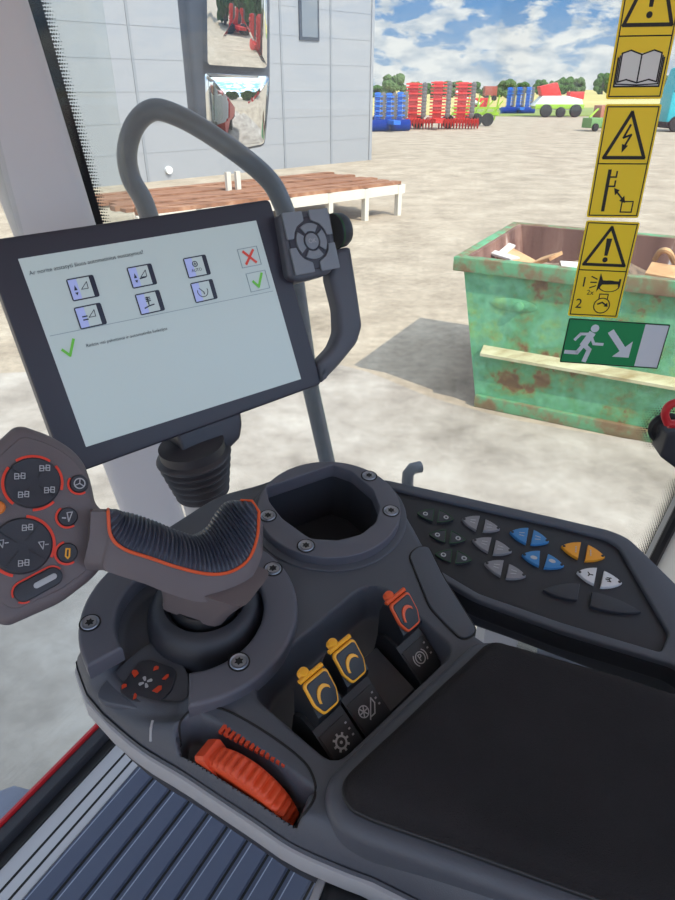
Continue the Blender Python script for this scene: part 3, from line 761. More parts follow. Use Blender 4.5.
mb = MB(); p = spx([(50, 336), (273, 291)]); mb.stroke(MF, p, .0005, hS); mb.build('divider_line', M['sline'], screen)
for s, p0, p1 in [('Ar norite atstatyti šiuos automatinius nustatymus?', (29, 273.5), (143, 252)), ('Rinktis visi pakeitimai ir automatinės funkcijos', (86, 346), (167, 328.5))]:
    u, v = MF.px(*p0, hS); u2, v2 = MF.px(*p1, hS); an = math.atan2(v2 - v, u2 - u); L = math.hypot(u2 - u, v2 - v)
    vs, fs = text_mesh(s, 1, 'LEFT'); wtx = max(q.x for q in vs)
    mb = MB(); mb.text(MF, s, L / wtx, u, v, hS, 'LEFT', an); mb.build('screen_text', M['stext'], screen, smooth=0)
# keypad pod
kp = MF.pxs([(279, 216), (283, 212), (326, 208.5), (331, 212), (335, 237), (337, 265), (330, 274), (300, 282), (289, 277)], .012)
mb = MB(); mb.plate(MF, [rnd(kp, .005, 4)], .012, .026, .005, 4); pod = mb.build('keypad_pod', M['bezel2'], mon)
hk = .0135
kf = MF.pxs([(284, 219), (326, 214), (335, 265), (297, 273)], hk)
mb = MB(); mb.plate(MF, [rnd(kf, .004)], hk, .003, .0008); mb.build('keypad_face', M['bezel'], pod)
uc, vc = MF.px(311, 241.5, hk); r = pxr(MF, 311, 241.5, 15.5); ka = V(kf[1]) - V(kf[0]); an = math.atan2(ka.y, ka.x); fk = MF.at(uc, vc, hk, an)
qs = [fk_ for fk_ in [(-1, 1), (1, 1), (1, -1), (-1, -1)]]
for sx, sy in qs:
    X, Y = r * 1.45, r * 1.62
    pts = [(sx * X, sy * Y), (sx * X, sy * r * .22), (sx * r * 1.05, sy * r * .22), (sx * r * .95, sy * r * .55), (sx * r * .72, sy * r * .85), (sx * r * .22, sy * r * 1.1), (sx * r * .22, sy * Y)]
    mb = MB(); mb.plate(fk, [rnd(pts, .0015, 3)], .0022, .003, .0007); mb.build('corner_key', M['key'], pod)
for k in range(4):
    a0 = 45 + 90 * k + 9; a1 = a0 + 72
    mb = MB(); A = [math.radians(a0 + (a1 - a0) * j / 10) for j in range(11)]
    mb.plate(fk, [[(r * .95 * math.cos(t), r * .95 * math.sin(t)) for t in A] + [(r * .52 * math.cos(t), r * .52 * math.sin(t)) for t in A[::-1]]], .0025, .003, .0006); mb.build('ring_key', M['key'], pod)
mb = MB(); mb.lathe(fk, [(r * .42, 0), (r * .42, .0025), (r * .36, .003), (0, .003)], 24); ck = mb.build('centre_key', M['key'], pod)
mb = MB(); mb.text(fk, 'OK', r * .34, 0, 0, .0032); mb.build('key_letters', M['icon'], ck)
ku, kv = MF.px(336, 231, .0); fkn = Frame(MF.P(ku, kv, .0), MF.a, MF.b); rk = pxr(MF, 336, 231, 14)
mb = MB(); mb.lathe(fkn, [(0, -.004), (rk, -.004), (rk, .004), (rk * .98, .008), (rk * .85, .0125), (0, .014)], 32); kn = mb.build('rotary_knob', M['dark'], mon)
mb = MB(); mb.lathe(fkn, [(rk * 1.02, -.003), (rk * 1.02, -.0015)], 32, caps=False); mb.lathe(fkn, [(rk * 1.03, -.003), (rk * 1.03, -.0005), (rk * .9, -.0005)], 32, caps=False); mb.build('green_knob_ring', M['green_b'], kn)
# grab handle
hdl = MF.pxs([(334, 249), (350, 246.5), (356, 285), (362, 326), (357, 343), (340, 364), (321, 384), (317, 362), (332, 346), (338, 331), (337, 308), (329, 276)], .0)
mb = MB(); mb.plate(MF, [rnd(hdl, .005, 4)], .004, .024, .007, 4); mb.build('grab_handle', M['bezel2'], mon)
# neck bracket, rubber bellows, post
nk = W(203, 470, (MF.O - CAM).dot(FW) + .005)
brk = MF.pxs([(176, 432), (241, 408), (243, 424), (241, 438), (230, 449), (190, 464), (184, 455)], -.004)
mb = MB(); mb.plate(MF, [rnd(brk, .004)], -.004, .045, .004); mb.build('neck_bracket', M['bezel'], mon)
dpt = (W(203, 470, 1) - CAM).length and (MF.O - CAM).dot(FW) + .03
b0 = W(193, 452, dpt); b1 = W(203.5, 494, dpt + .03); axd = (b1 - b0).normalized()
bf = Frame(b0, -axd); Lb = (b1 - b0).length; prof = []
R0 = .0385; R1 = .027
for k in range(13):
    t = k / 12; rr = R0 + (R1 - R0) * t; prof.append((rr * (1.07 if k % 2 else .90), -Lb * t))
mb = MB(); mb.lathe(bf, [(.01, .012), (R0 * .9, .010)] + crom(prof, 4), 40); mb.build('rubber_bellows', M['bellows'], mon)
mb = MB(); b2 = b1 + axd * .05; b3 = CF.P(-.055, .005, -.055); mb.tube([b1 - axd * .01, b1 + axd * .03, b2, b2.lerp(b3, .5) - axd * 0, b3], [.0245, .0245, .0245, .024, .022], 28); mb.build('monitor_post', M['postgrey'], mon)
mb = MB(); mb.tube([b1 + axd * .012 - RT * .022, b1 + axd * .05 - RT * .022], .003, 8); mb.build('post_cable', M['black'], mon)

# ================================================================ BUTTON PANEL
PF = Frame(CF.P(.15, -.03, -.022), CF.n, CF.a)
bpan = empty('button_panel', PF.P(.05, -.03, -.05), 'black side switch panel with pairs of coloured leaf shaped keys', 'control panel', frame=PF)
top_px = [(380, 481), (453, 497), (559, 521), (610, 533), (628, 541), (676, 588), (720, 640)]
low_px = [(726, 712), (676, 668), (560, 633), (474, 601), (430, 575), (405, 540)]
pan = rnd(PF.pxs(top_px + low_px), .008)
mb = MB(); mb.plate(PF, [pan], 0, .020, .004, 3); mb.build('panel_body', M['panel'], bpan)
rim_in = PF.pxs([(388, 490), (453, 505), (556, 528), (606, 541), (618, 549), (668, 636), (660, 655), (560, 625), (478, 596), (436, 571), (410, 538)])
mb = MB(); mb.plate(PF, [pan, rnd(rim_in, .004)], .0035, .006, .0016, 2); mb.build('panel_rim', M['console'], bpan)
mb = MB(); lowb = PF.pxs([(455, 596), (560, 631), (680, 669), (730, 712), (728, 730), (676, 682), (560, 639), (470, 606)], -.02)
mb.plate(PF, [rnd(lowb, .004)], -.012, .03, .004); mb.build('panel_bracket', M['console'], bpan)
hk = .0022
def leaf(tip, c1, c2):
    """half leaf: tip and two corners, sides bulging outwards"""
    t, a, b = V(PF.px(*tip, hk)), V(PF.px(*c1, hk)), V(PF.px(*c2, hk)); out = []
    for p, q, s in ((t, a, 1), (b, t, 1)):
        m = (p + q) / 2; nrm = V((-(q - p).y, (q - p).x)); cen_ = (t + a + b) / 3
        if nrm.dot(m - cen_) < 0: nrm = -nrm
        c = m + nrm * .16
        for k in range(7):
            x = k / 6; y = p * (1 - x) ** 2 + c * 2 * x * (1 - x) + q * x * x; out.append((y.x, y.y))
    return out
keys = [('grey_b', (462, 519), (480, 516), (476, 530)), ('grey_b', (500, 529), (485.5, 519.5), (483, 531)),
        ('grey_b', (472.6, 540), (491.5, 537.7), (488, 552)), ('grey_b', (512, 551.5), (496, 540), (493, 554)),
        ('grey_b', (484.5, 563), (503.7, 560.5), (500.6, 576)), ('grey_b', (526, 576), (509, 564), (506, 578)),
        ('blue_b', (510, 532), (528.5, 528), (526, 543.7)), ('blue_b', (549, 541.6), (533.7, 530), (530.6, 544)),
        ('blue_b', (522, 554.6), (540, 551), (539, 566)), ('blue_b', (564, 566), (548, 554), (544, 567.5)),
        ('orange_b', (561.4, 546), (581, 542.4), (578, 558.5)), ('orange_b', (605, 557), (588, 545), (585, 560.5)),
        ('white_b', (577, 572), (597, 568), (594, 584.4)), ('white_b', (622, 583), (604, 571), (600.6, 587))]
# dark keys with green outlines at the console end
for cx_, cy_ in [(435.5, 515), (447.5, 536), (453.5, 556)]:
    keys += [('dg', (cx_ - 18, cy_ - 2), (cx_ - 1.5, cy_ - 6), (cx_ - 3, cy_ + 6)), ('dg', (cx_ + 18, cy_ + 4), (cx_ + 4, cy_ - 5), (cx_ + 2, cy_ + 7))]
keys += [('dark', (543, 590), (580, 584), (577, 600)), ('dark', (641, 612), (592, 592), (590, 606))]
for i, (m_, t_, a_, b_) in enumerate(keys):
    lf = leaf(t_, a_, b_); u, v = PF.px(t_[0] * .5 + (a_[0] + b_[0]) * .25, t_[1] * .5 + (a_[1] + b_[1]) * .25, hk)
    tu, tv = PF.px(t_[0] * .86 + (a_[0] + b_[0]) * .07, t_[1] * .86 + (a_[1] + b_[1]) * .07, hk)
    an = math.atan2(v - tv, u - tu)
    if m_ == 'dg':
        mb = MB(); mb.plate(PF, [lf], hk, .003, .0005); k_ = mb.build('leaf_key', M['dark'], bpan)
        mb = MB(); mb.stroke(PF, lf, .0006, hk + .0003, True); mb.build('green_outline', M['green_b'], k_)
        mb = MB(); mb.disc(PF, u, v, .0022, hk + .0006, .0006, 16, .0013); mb.build('key_icon', M['icon'], k_)
        continue
    mb = MB(); mb.plate(PF, [lf], hk + .0006, .0036, .0006); k_ = mb.build('leaf_key', M[m_], bpan)
    if m_ == 'dark': continue
    mb = MB(); mb.disc(PF, tu, tv, .0012, hk + .001, .0006, 12); mb.build('key_light', M['black'], k_)
    f2 = PF.at(*[(1 - .62) * q + .62 * w for q, w in zip((tu, tv), PF.px((a_[0] + b_[0]) / 2, (a_[1] + b_[1]) / 2, hk))], 0, an)
    mb = MB(); ink = 'icon'
    if m_ == 'white_b':
        for k in range(3): t = k * 2.1; mb.stroke(f2, [(0, 0), (.0024 * math.cos(t), .0024 * math.sin(t))], .0008, hk + .0009)
        if i % 2: mb.stroke(f2, [(-.001, .002), (.0015, .002)], .0005, hk + .0009); mb.stroke(f2, [(-.002, -.002), (.0015, -.002)], .0005, hk + .0009)
        ink = 'ink'
    elif m_ == 'orange_b':
        for k in range(4): mb.box(PF.at(f2.O.dot(PF.a) - PF.O.dot(PF.a), f2.O.dot(PF.b) - PF.O.dot(PF.b), 0, an), .0012, .0022, -.004 + k * .002, -.003 + k * .002, hk, hk + .0009)
    elif m_ == 'blue_b' and i in (8, 9): mb.disc(f2, 0, -.001, .0028, hk + .0009, .0006, 14, ry=.002)
    else:
        mb.stroke(f2, [(-.002, .0012), (.002, .0022)], .0006, hk + .0009); mb.stroke(f2, [(-.002, -.0014), (.002, -.0018)], .0006, hk + .0009)
    mb.build('key_symbol', M[ink], k_)

# ================================================================ CAB SHELL
# front glass + sill run along SD, side glass nearly square to the view
S0 = onz(0, 847, 2.0); S1 = onz(104, 738, 2.0); SD = (S1 - S0).normalized(); SN = V((-SD.y, SD.x, 0))   # SN points out of the cab
pt = W(-24, 0, .77); pb = W(142, 480, 1.14)
pd = (pb - pt); ptop = pt - pd * .9; pbot = pb + pd * ((pb.z - 1.9) / -pd.z)
print('PILLAR', ptop, pt, pb, pbot)
mb = MB(); rings = []
for k in range(13):
    t = k / 12; c = ptop.lerp(pbot, t)
    hw = (.0585 if c.z > pt.z else .0585 + (.0525 - .0585) * min(1, (pt.z - c.z) / (pt.z - pb.z)))
    sec = rnd([(-hw, -.03), (hw, -.03), (hw * .9, .09), (-hw * .9, .09)], .025, 4)
    an = math.atan2(c.y, c.x) - PI / 2; ax_ = V((math.cos(an), math.sin(an), 0)); ay = V((-math.sin(an), math.cos(an), 0))
    rings.append([c + ax_ * p[0] + ay * p[1] for p in sec])
mb.loft(rings); structure(mb, 'trim_1', M['pillar'], smooth=60)
GF = Frame((.3, .95, 2.9), (-.10, -1, 0), (1, -.10, 0))          # side glass plane, normal to the inside; b is up
gl = [GF.px(42, 0), GF.px(104, 218), GF.px(186, 520)]
def gplane(u, z): return (u, z - GF.O.z)
gtop = 3.60 - GF.O.z; gbot = 2.02 - GF.O.z
def edge_u(L, v):   # linear along last two
    (u0, v0), (u1, v1) = L[0], L[-1]; return u0 + (u1 - u0) * (v - v0) / (v1 - v0)
uL_t, uL_b = edge_u(gl, gtop), edge_u(gl, gbot)
grt = [GF.px(672, 478), GF.px(638, 549)]
uR_t, uR_b = .62, .62
mb = MB(); mb.plate(GF, [[(uL_b, gbot), (uR_b, gbot), (uR_t, gtop), (uL_t, gtop)]], 0, .005); win = structure(mb, 'window_2', M['glass'])
# black frit band with a dotted fringe along the pillar
mb = MB(); f0 = [GF.px(40, 0), GF.px(55, 0), GF.px(106, 215), GF.px(92, 215)]
ub = lambda v, o: edge_u(gl, v) + o
mb.plate(GF, [[(ub(gbot, -.05), gbot), (ub(gbot, .0), gbot), (ub(gtop, .0), gtop), (ub(gtop, -.05), gtop)]], .0036, .0008); fo = mb.build('frit_band', M['frit'], win)
mb = MB()
for j in range(240):
    v = gbot + .55 + j * .0042
    if v > gtop - .02: break
    for i in range(4):
        u = ub(v, -.0005) + .0004 + (i + .5 * (j % 2)) * .0036; rr = .0019 - .00038 * i
        mb.add([GF.P(u + rr * math.cos(k * PI / 3), v + rr * math.sin(k * PI / 3), .0038) for k in range(6)], [tuple(range(6))])
o = mb.build('frit_dots', M['frit'], win, smooth=0); o['kind'] = 'stuff'
# dots round the latch foot
lu, lv = GF.px(664, 426); mb = MB()
for j in range(-16, 17):
    for i in range(-16, 17):
        u = lu + (i + .5 * (j % 2)) * .0042; v = lv + j * .0040; rr = math.hypot(u - lu, v - lv)
        if .027 < rr < .044:
            q = .0019 * (1 - (rr - .027) / .024)
            mb.add([GF.P(u + q * math.cos(k * PI / 3), v + q * math.sin(k * PI / 3), .0038) for k in range(6)], [tuple(range(6))])
for j in range(60):
    for i in range(6):
        a0 = V(grt[0]) + (V(grt[1]) - V(grt[0])) * (j / 46) ; rr = .0021 - .0003 * i
        u, v = a0.x + .015 - i * .004 - (.002 if j % 2 else 0), a0.y
        mb.add([GF.P(u + rr * math.cos(k * PI / 3), v + rr * math.sin(k * PI / 3), .0038) for k in range(6)], [tuple(range(6))])
o = mb.build('latch_frit_dots', M['frit'], win, smooth=0); o['kind'] = 'stuff'
# front glass
FF = Frame(S1 + SN * .01, -SN, SD)
pu = (pbot - FF.O).dot(SD)
mb = MB(); mb.box(FF, -1.35, pu + .05, 2.02 - FF.O.z, 3.60 - FF.O.z, -.0025, .0025); structure(mb, 'window_1', M['glass'])
# rear right pillar
rp0 = GF.P(*grt[0]); rp1 = GF.P(*grt[1]); rd = rp1 - rp0
mb = MB(); A = rp0 - rd * 2.5; B = rp1 + rd * 1.4
w_ = V((.075, .0, 0)); dpv = V((.0, .06, 0)); off = V((.004, -.06, 0))
def prism2(A, B, w, dp, rr=.02):
    sec = rnd([(0, 0), (1, 0), (1, 1), (0, 1)], .25, 4); mb = MB()
    return mb.loft([[P + w * q[0] + dp * q[1] for q in sec] for P in (A, B)])
KU = (3.62 - rp0.z) / -rd.z
structure(prism2(rp0 - rd * KU + off, B + off, V((.12, -.02, 0)), V((0, .05, 0))), 'trim_2', M['pillar2'], smooth=60)
mb = MB(); mb.tube([rp0 - rd * KU + V((-.006, -.060, 0)), B + V((-.006, -.060, 0))], .0085, 8); structure(mb, 'trim_3', M['frit'])
# latch on the glass: rubber foot, grey bracket, red lever
lat = empty('window_latch', GF.P(lu, lv, .0), 'black round rubber window latch with a red lever at the right edge', 'latch')
lf = Frame(GF.P(lu, lv, 0), GF.n, GF.a)
mb = MB(); mb.lathe(lf, [(.026, .004), (.027, .009), (.023, .014), (.017, .015), (.015, .018), (.009, .020), (0, .020)], 36); mb.build('rubber_foot', M['frit'], lat)
mb = MB(); q = [GF.px(x, y, .03) for x, y in [(663, 428), (680, 424), (700, 470), (676, 466), (656, 451)]]
mb.plate(GF, [rnd(q, .004)], .05, .045, .004); mb.build('latch_bracket', M['dark'], lat)
mb = MB(); pth = [GF.P(*GF.px(x, y, .05), .05) for x, y in [(668, 424), (665, 414), (670, 405), (682, 402), (700, 404)]]
mb.tube([V(p) for p in crom(pth, 6)], .006, 12); mb.tube([pth[0], GF.P(*GF.px(690, 424, .05), .05)], .0065, 12); mb.build('red_lever', M['red'], lat)
# floor, mat, sill
SF = Frame(V((S1.x, S1.y, 2.0)), (0, 0, 1), SD)                     # a along the sill, b outwards (left)
side = 1 if SF.b.dot(SN) > 0 else -1
def sb(x): return x * side
fl0 = S1 - SD * 1.45 + SN * .015
fp_ = [fl0, S1 + SD * .2 + SN * .015, V((-.25, 1.0, 0)), V((.92, .87, 0)), V((1.35, .3, 0)), V((.30, -1.15, 0)), fl0 - SN * .9]
mb = MB(); mb.plate(WORLD, [[(p.x, p.y) for p in fp_]], 1.996, .10); structure(mb, 'floor', M['cabdark'], smooth=0)
offs = lambda x, y: -abs((onz(x, y, 2.0) - SF.O).dot(SF.b))
d1 = offs(60, 815); d1 = -.030; 
dA = (onz(115, 747, 2.0) - SF.O).dot(SF.b); dB = (onz(142, 762, 2.0) - SF.O).dot(SF.b)
print('SILL', dA, dB)
mb = MB(); mb.box(SF, -1.4, .5, dA, .004, -.004, .006, .002); structure(mb, 'trim_4', M['frit'])
mb = MB(); mb.box(SF, -1.4, .5, dA * .45, .006, .004, .03, .003); structure(mb, 'trim_5', M['dark'])
mb = MB(); mb.box(SF, -1.4, .5, .007, .013, -.02, .036, .001); structure(mb, 'trim_6', M['red'])
mb = MB(); mb.box(SF, -1.4, .5, dB, dA, -.004, .003, .002); sil = structure(mb, 'trim_7', M['sill'])
mb = MB()
for frac in (.42, .75):
    y_ = dA + (dB - dA) * frac; mb.box(SF, -1.4, .4 if frac > .6 else .0, y_ - .0022, y_ + .0022, .0025, .0034)
mb.build('sill_groove', M['seam'], sil)
fm = empty('floor_mat', SF.P(-.4, dB - .3, 0), 'blue grey ribbed rubber floor mat beneath the console', 'floor mat')
mb = MB(); mb.box(SF, -1.3, .55, dB - .62, dB - .002, -.003, .006, .003); mb.build('mat_sheet', M['mat'], fm)
for k in range(13):
    y_ = dB - .035 - k * .043
    mb = MB(); pts = [(-1.28 + 1.8 * t / 20, y_ + .012 * math.sin(t / 20 * PI)) for t in range(21)]
    prof = [(-.017, .005), (-.015, .0105), (.010, .0120), (.0145, .0110), (.016, .005)]
    mb.loft([[SF.P(p[0], p[1] + q[0], q[1]) for q in prof] for p in pts]); rb = mb.build('mat_rib', M['mat'], fm, smooth=40)
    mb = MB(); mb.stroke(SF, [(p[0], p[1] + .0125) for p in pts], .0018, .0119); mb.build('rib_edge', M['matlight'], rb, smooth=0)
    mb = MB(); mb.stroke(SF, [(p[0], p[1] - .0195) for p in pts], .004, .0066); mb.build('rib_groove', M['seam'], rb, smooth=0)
# lower side wall and rail seen below the button panel
mb = MB(); q0 = W(556, 655, .80); q1 = W(680, 700, .78); mb.tube([q0 - (q1 - q0) * .1 - V((0, 0, .7)), q0 - (q1 - q0) * .1, q0, q1, q1 + (q1 - q0) * .4, q1 + (q1 - q0) * .4 - V((0, 0, .72))], .008, 12); structure(mb, 'trim_8', M['rail'])
mb = MB(); q = W(497, 632, .86); mb.box(Frame(V((q.x, q.y, 2.0)), (0, 0, 1)), -.022, .022, -.02, .02, 0, q.z - 2.0 + .1, .006); structure(mb, 'trim_9', M['postgrey'])
# roof and rear wall (out of view, they shade the cab)
RD = V((SD.y, -SD.x, 0))   # rearwards
RF = Frame((0, 0, 3.62), (0, 0, 1), RD)
mb = MB(); mb.box(RF, -1.25, 1.1, -1.35, 1.35, 0, .14, .03); structure(mb, 'ceiling', M['cab'])
mb = MB(); mb.box(RF, .92, 1.02, -1.3, 1.3, -1.72, -.85, .01); structure(mb, 'wall_rear', M['cab'])
mb = MB(); mb.box(RF, .96, .965, -1.3, 1.3, -.85, 0); structure(mb, 'window_3', M['glass'], smooth=0)
mb = MB(); mb.box(RF, .92, 1.02, -1.3, -1.18, -.85, 0, .01); mb.box(RF, .92, 1.02, 1.18, 1.3, -.85, 0, .01); structure(mb, 'trim_10', M['cab'], smooth=0)

# ================================================================ OUTSIDE THE GLASS
RY = 1.17
rp = [(152, 225), (143, 200), (131, 178), (127, 152), (135, 125), (153, 110), (178, 116), (210, 134), (248, 161), (272, 184), (285, 210)]
path = [onY(x, y, RY) for x, y in rp]
path = [V(p) for p in crom([tuple(p) for p in path], 6)]
bot1 = V((path[0].x + .035, RY, 1.9)); bot2 = onY(331, 480, RY); bot2 = V((bot2.x + .05, RY, 1.9))
mb = MB(); mb.tube([bot1, bot1.lerp(path[0], .5)] + path + [onY(311, 390, RY), onY(329, 470, RY), bot2], .0165, 16)
hr = mb.build('handrail', M['rail'], smooth=60); tag(hr, 'dark bent tubular handrail outside the glass behind the monitor', 'handrail')
p0 = onY(410, 486, 1.25)
mb = MB(); top = onY(408, 474, 1.25); mb.tube([V((top.x + .02, 1.25, 1.9)), V((top.x, 1.25, top.z - .02)), top, top + V((.01, .012, .007)), top + V((.03, .02, .007))], .0135, 14)
o = mb.build('step_rail', M['rail'], smooth=60); tag(o, 'short end of a dark tube rail just above the button panel', 'handrail')
# platform the rails stand on
mb = MB(); mb.box(Frame((0, 0, 1.9), (0, 0, 1)), -.55, .24, 1.10, 1.42, -.06, 0.0, .01)
o = mb.build('step_platform', M['cabdark']); tag(o, 'dark narrow step platform below the side glass', 'platform')
mb = MB(); c = onz(-10, 815, 1.75); pts = [onz(x, y, 1.75) for x, y in [(-30, 800), (14, 784), (45, 792), (20, 822), (-40, 860)]]
mb.plate(WORLD, [[(p.x, p.y) for p in pts]], 1.75, .05, .008); o = mb.build('bumper_ledge', mat('ledge blue grey', (120, 128, 150), .5)); tag(o, 'blue grey metal ledge outside the glass at lower left', 'ledge')

# wing mirror
MY = 2.1
mir = empty('wing_mirror', onY(190, 160, MY), 'dark double wing mirror outside the glass in front of the building', 'mirror')
nM = V((.588, -.809, -.11)).normalized()
c = onY(228, 70, MY); MFm = Frame(c, nM, V((.809, .588, 0)))
hs = MFm.pxs([(181, -60), (272, -60), (272, 90), (267, 147), (240, 152), (206, 128), (197, 120)])
mb = MB(); mb.plate(MFm, [rnd(hs, .02)], -.004, .06, .012, 3); mb.build('mirror_housing', M['mirrorhouse'], mir)
for nm, qd, tilt in [('upper_mirror_glass', [(204, -50), (268, -50), (266, 68), (204, 64)], 0), ('lower_mirror_glass', [(205, 73), (270, 76), (265, 144), (240, 149), (207, 126)], 1)]:
    pl_ = rnd(MFm.pxs(qd), .012)
    cx_ = sum(p[0] for p in pl_) / len(pl_); cy_ = sum(p[1] for p in pl_) / len(pl_)
    mb = MB(); bm_ = bmesh.new()
    # gently convex glass: concentric rings
    rings = [[MFm.P(q[0], q[1], .001 - (1.2 if tilt else .25) * ((q[0] - cx_) ** 2 + (q[1] - cy_) ** 2) + .014 + (.05 * (q[1] - cy_) if tilt else -.085 * (q[0] - cx_) - .035 * (q[1] - cy_))) for q in shrink(pl_, s)] for s in (1, .8, .6, .4, .2, .02)]
    mb.loft([[MFm.P(q[0], q[1], -.004) for q in pl_]] + rings); mb.build(nm, M['mirror'], mir, smooth=80)
mb = MB(); e = onY(185, -60, MY); mb.tube([MFm.P(*hs[0], -.03) + V((.02, 0, .0)), MFm.P(*hs[0], -.03) + V((-.02, -.2, .25)), V((-.30, 1.25, 3.55))], .025, 12); mb.build('mirror_arm', M['mirrorhouse'], mir)

# ================================================================ STICKERS ON THE GLASS
def sticker(name, quad, label, m_, h=.0030):
    P = GF.pxs(quad); u = [sum(p[0] for p in P) / 4, sum(p[1] for p in P) / 4]
    hx = ((P[1][0] - P[0][0]) + (P[2][0] - P[3][0])) / 4; hy = ((P[0][1] - P[3][1]) + (P[1][1] - P[2][1])) / 4
    an = math.atan2((P[1][1] - P[0][1]) + (P[2][1] - P[3][1]), (P[1][0] - P[0][0]) + (P[2][0] - P[3][0]))
    f = GF.at(u[0], u[1], h, an)
    root = empty(name, f.P(0, -hy, 0), label, 'sticker', frame=f)
    mb = MB(); mb.plate(f, [rnd([(-hx, -hy), (hx, -hy), (hx, hy), (-hx, hy)], .003, 3)], .0006, .0008); mb.build('sticker_sheet', m_, root)
    return root, f, hx, hy
def frame_line(root, f, x0, x1, y0, y1):
    mb = MB(); mb.stroke(f, [(x0, y0), (x1, y0), (x1, y1), (x0, y1)], .0014, .0009, True); mb.build('border_line', M['ink'], root)
def warn_tri(root, f, cx, cy, w, h, sym):
    mb = MB(); mb.stroke(f, [(cx - w, cy - h), (cx + w, cy - h), (cx, cy + h)], .0042, .0009, True); tr = mb.build('warning_triangle', M['ink'], root)
    mb = MB()
    if sym == '!':
        mb.poly(f, [(cx - .0022, cy - h * .50), (cx + .0022, cy - h * .50), (cx + .0038, cy + h * .42), (cx - .0038, cy + h * .42)], .0008); mb.disc(f, cx, cy - h * .72, .0036, .0011, .0003, 16)
        mb.build('exclamation_mark', M['ink'], tr)
    else:
        mb.stroke(f, [(cx + .001, cy + h * .45), (cx - .005, cy - h * .1), (cx + .004, cy + h * .02), (cx - .002, cy - h * .5)], .0026, .0009)
        mb.poly(f, [(cx - .004, cy - h * .78), (cx - .0055, cy - h * .38), (cx + .0025, cy - h * .46)], .0008); mb.build('lightning_bolt', M['ink'], tr)
# 1: warning + open book
r1, f1, hx, hy = sticker('warning_sticker', [(629, -62), (690, -62), (664, 98), (607.7, 100)], 'top yellow sticker on the glass with warning triangle and open book', M['yellow'])
ym = f1.O.dot(GF.b); dv = (V(GF.px(640, 36)).y) - (f1.O - GF.O).dot(GF.b)
frame_line(r1, f1, -hx + .003, hx - .003, -hy + .003, dv); frame_line(r1, f1, -hx + .003, hx - .003, dv, hy - .003)
t0 = V(GF.px(648, 25)).y - (f1.O - GF.O).dot(GF.b)
warn_tri(r1, f1, 0, t0 + .036, hx * .82, .036, '!')
mb = MB(); cy = (dv - hy) / 2; bw, bh = hx * .80, .0200
pg = []
for s, o_ in ((-1, 0), (1, 0)): pg.append([(0, cy + bh * .72), (s * bw * .5, cy + bh * .95), (s * bw * .86, cy + bh * .80), (s * bw * .86, cy - bh * .75), (s * bw * .5, cy - bh * .62), (0, cy - bh * .80)])
mb.poly(f1, [(-bw, cy - bh), (bw, cy - bh), (bw, cy + bh * .55), (bw * .86, cy + bh * .80), (-bw * .86, cy + bh * .80), (-bw, cy + bh * .55)], .0007); 
for g in pg: mb.poly(f1, g, .0008)
bk = mb.build('book_pages', M['paper'], r1)
mb = MB(); 
for g in pg: mb.stroke(f1, g, .0016, .0012, True)
mb.stroke(f1, [(-bw, cy + bh * .55), (-bw, cy - bh), (bw, cy - bh), (bw, cy + bh * .55)], .0018, .0012)
mb.stroke(f1, [(-bw * .93, cy + bh * .66), (-bw * .93, cy - bh * .86), (0, cy - bh * .92), (bw * .93, cy - bh * .86), (bw * .93, cy + bh * .66)], .0014, .0012); mb.build('book_outline', M['ink'], bk)
# 2: lightning + keep away
r2, f2, hx, hy = sticker('voltage_sticker', [(606, 104), (661, 104), (637.6, 217.4), (585, 217)], 'middle yellow sticker on the glass with lightning bolt triangle', M['yellow'])
dv = V(GF.px(620, 163.5)).y - (f2.O - GF.O).dot(GF.b)
frame_line(r2, f2, -hx + .003, hx - .003, -hy + .003, dv); frame_line(r2, f2, -hx + .003, hx - .003, dv, hy - .003)
cy = (dv + hy) / 2; warn_tri(r2, f2, 0, cy - .001, hx * .74, (hy - dv) * .38, 'z')
mb = MB(); cy = (dv - hy) / 2; H = (hy + dv) / 2
mb.stroke(f2, [(-hx * .42, cy + H * .75), (-hx * .42, cy - H * .72)], .0044, .0009)
for yy in (.52, .18): mb.stroke(f2, [(-hx * .36, cy + H * yy), (-hx * .14, cy + H * yy), (-hx * .14, cy + H * (yy + .2))], .0020, .0009)
mb.stroke(f2, [(-hx * .06, cy + H * .02), (hx * .30, cy - H * .34)], .0020, .0009)
mb.poly(f2, [(-hx * .14, cy + H * .12), (hx * .08, cy + H * .04), (-hx * .06, cy - H * .16)], .0008); mb.poly(f2, [(hx * .38, cy - H * .44), (hx * .30, cy - H * .16), (hx * .14, cy - H * .36)], .0008)
mb.stroke(f2, [(hx * .26, cy - H * .78), (hx * .68, cy - H * .78), (hx * .68, cy - H * .38), (hx * .26, cy - H * .38)], .0016, .0009, True); mb.build('pylon_symbol', M['ink'], r2)
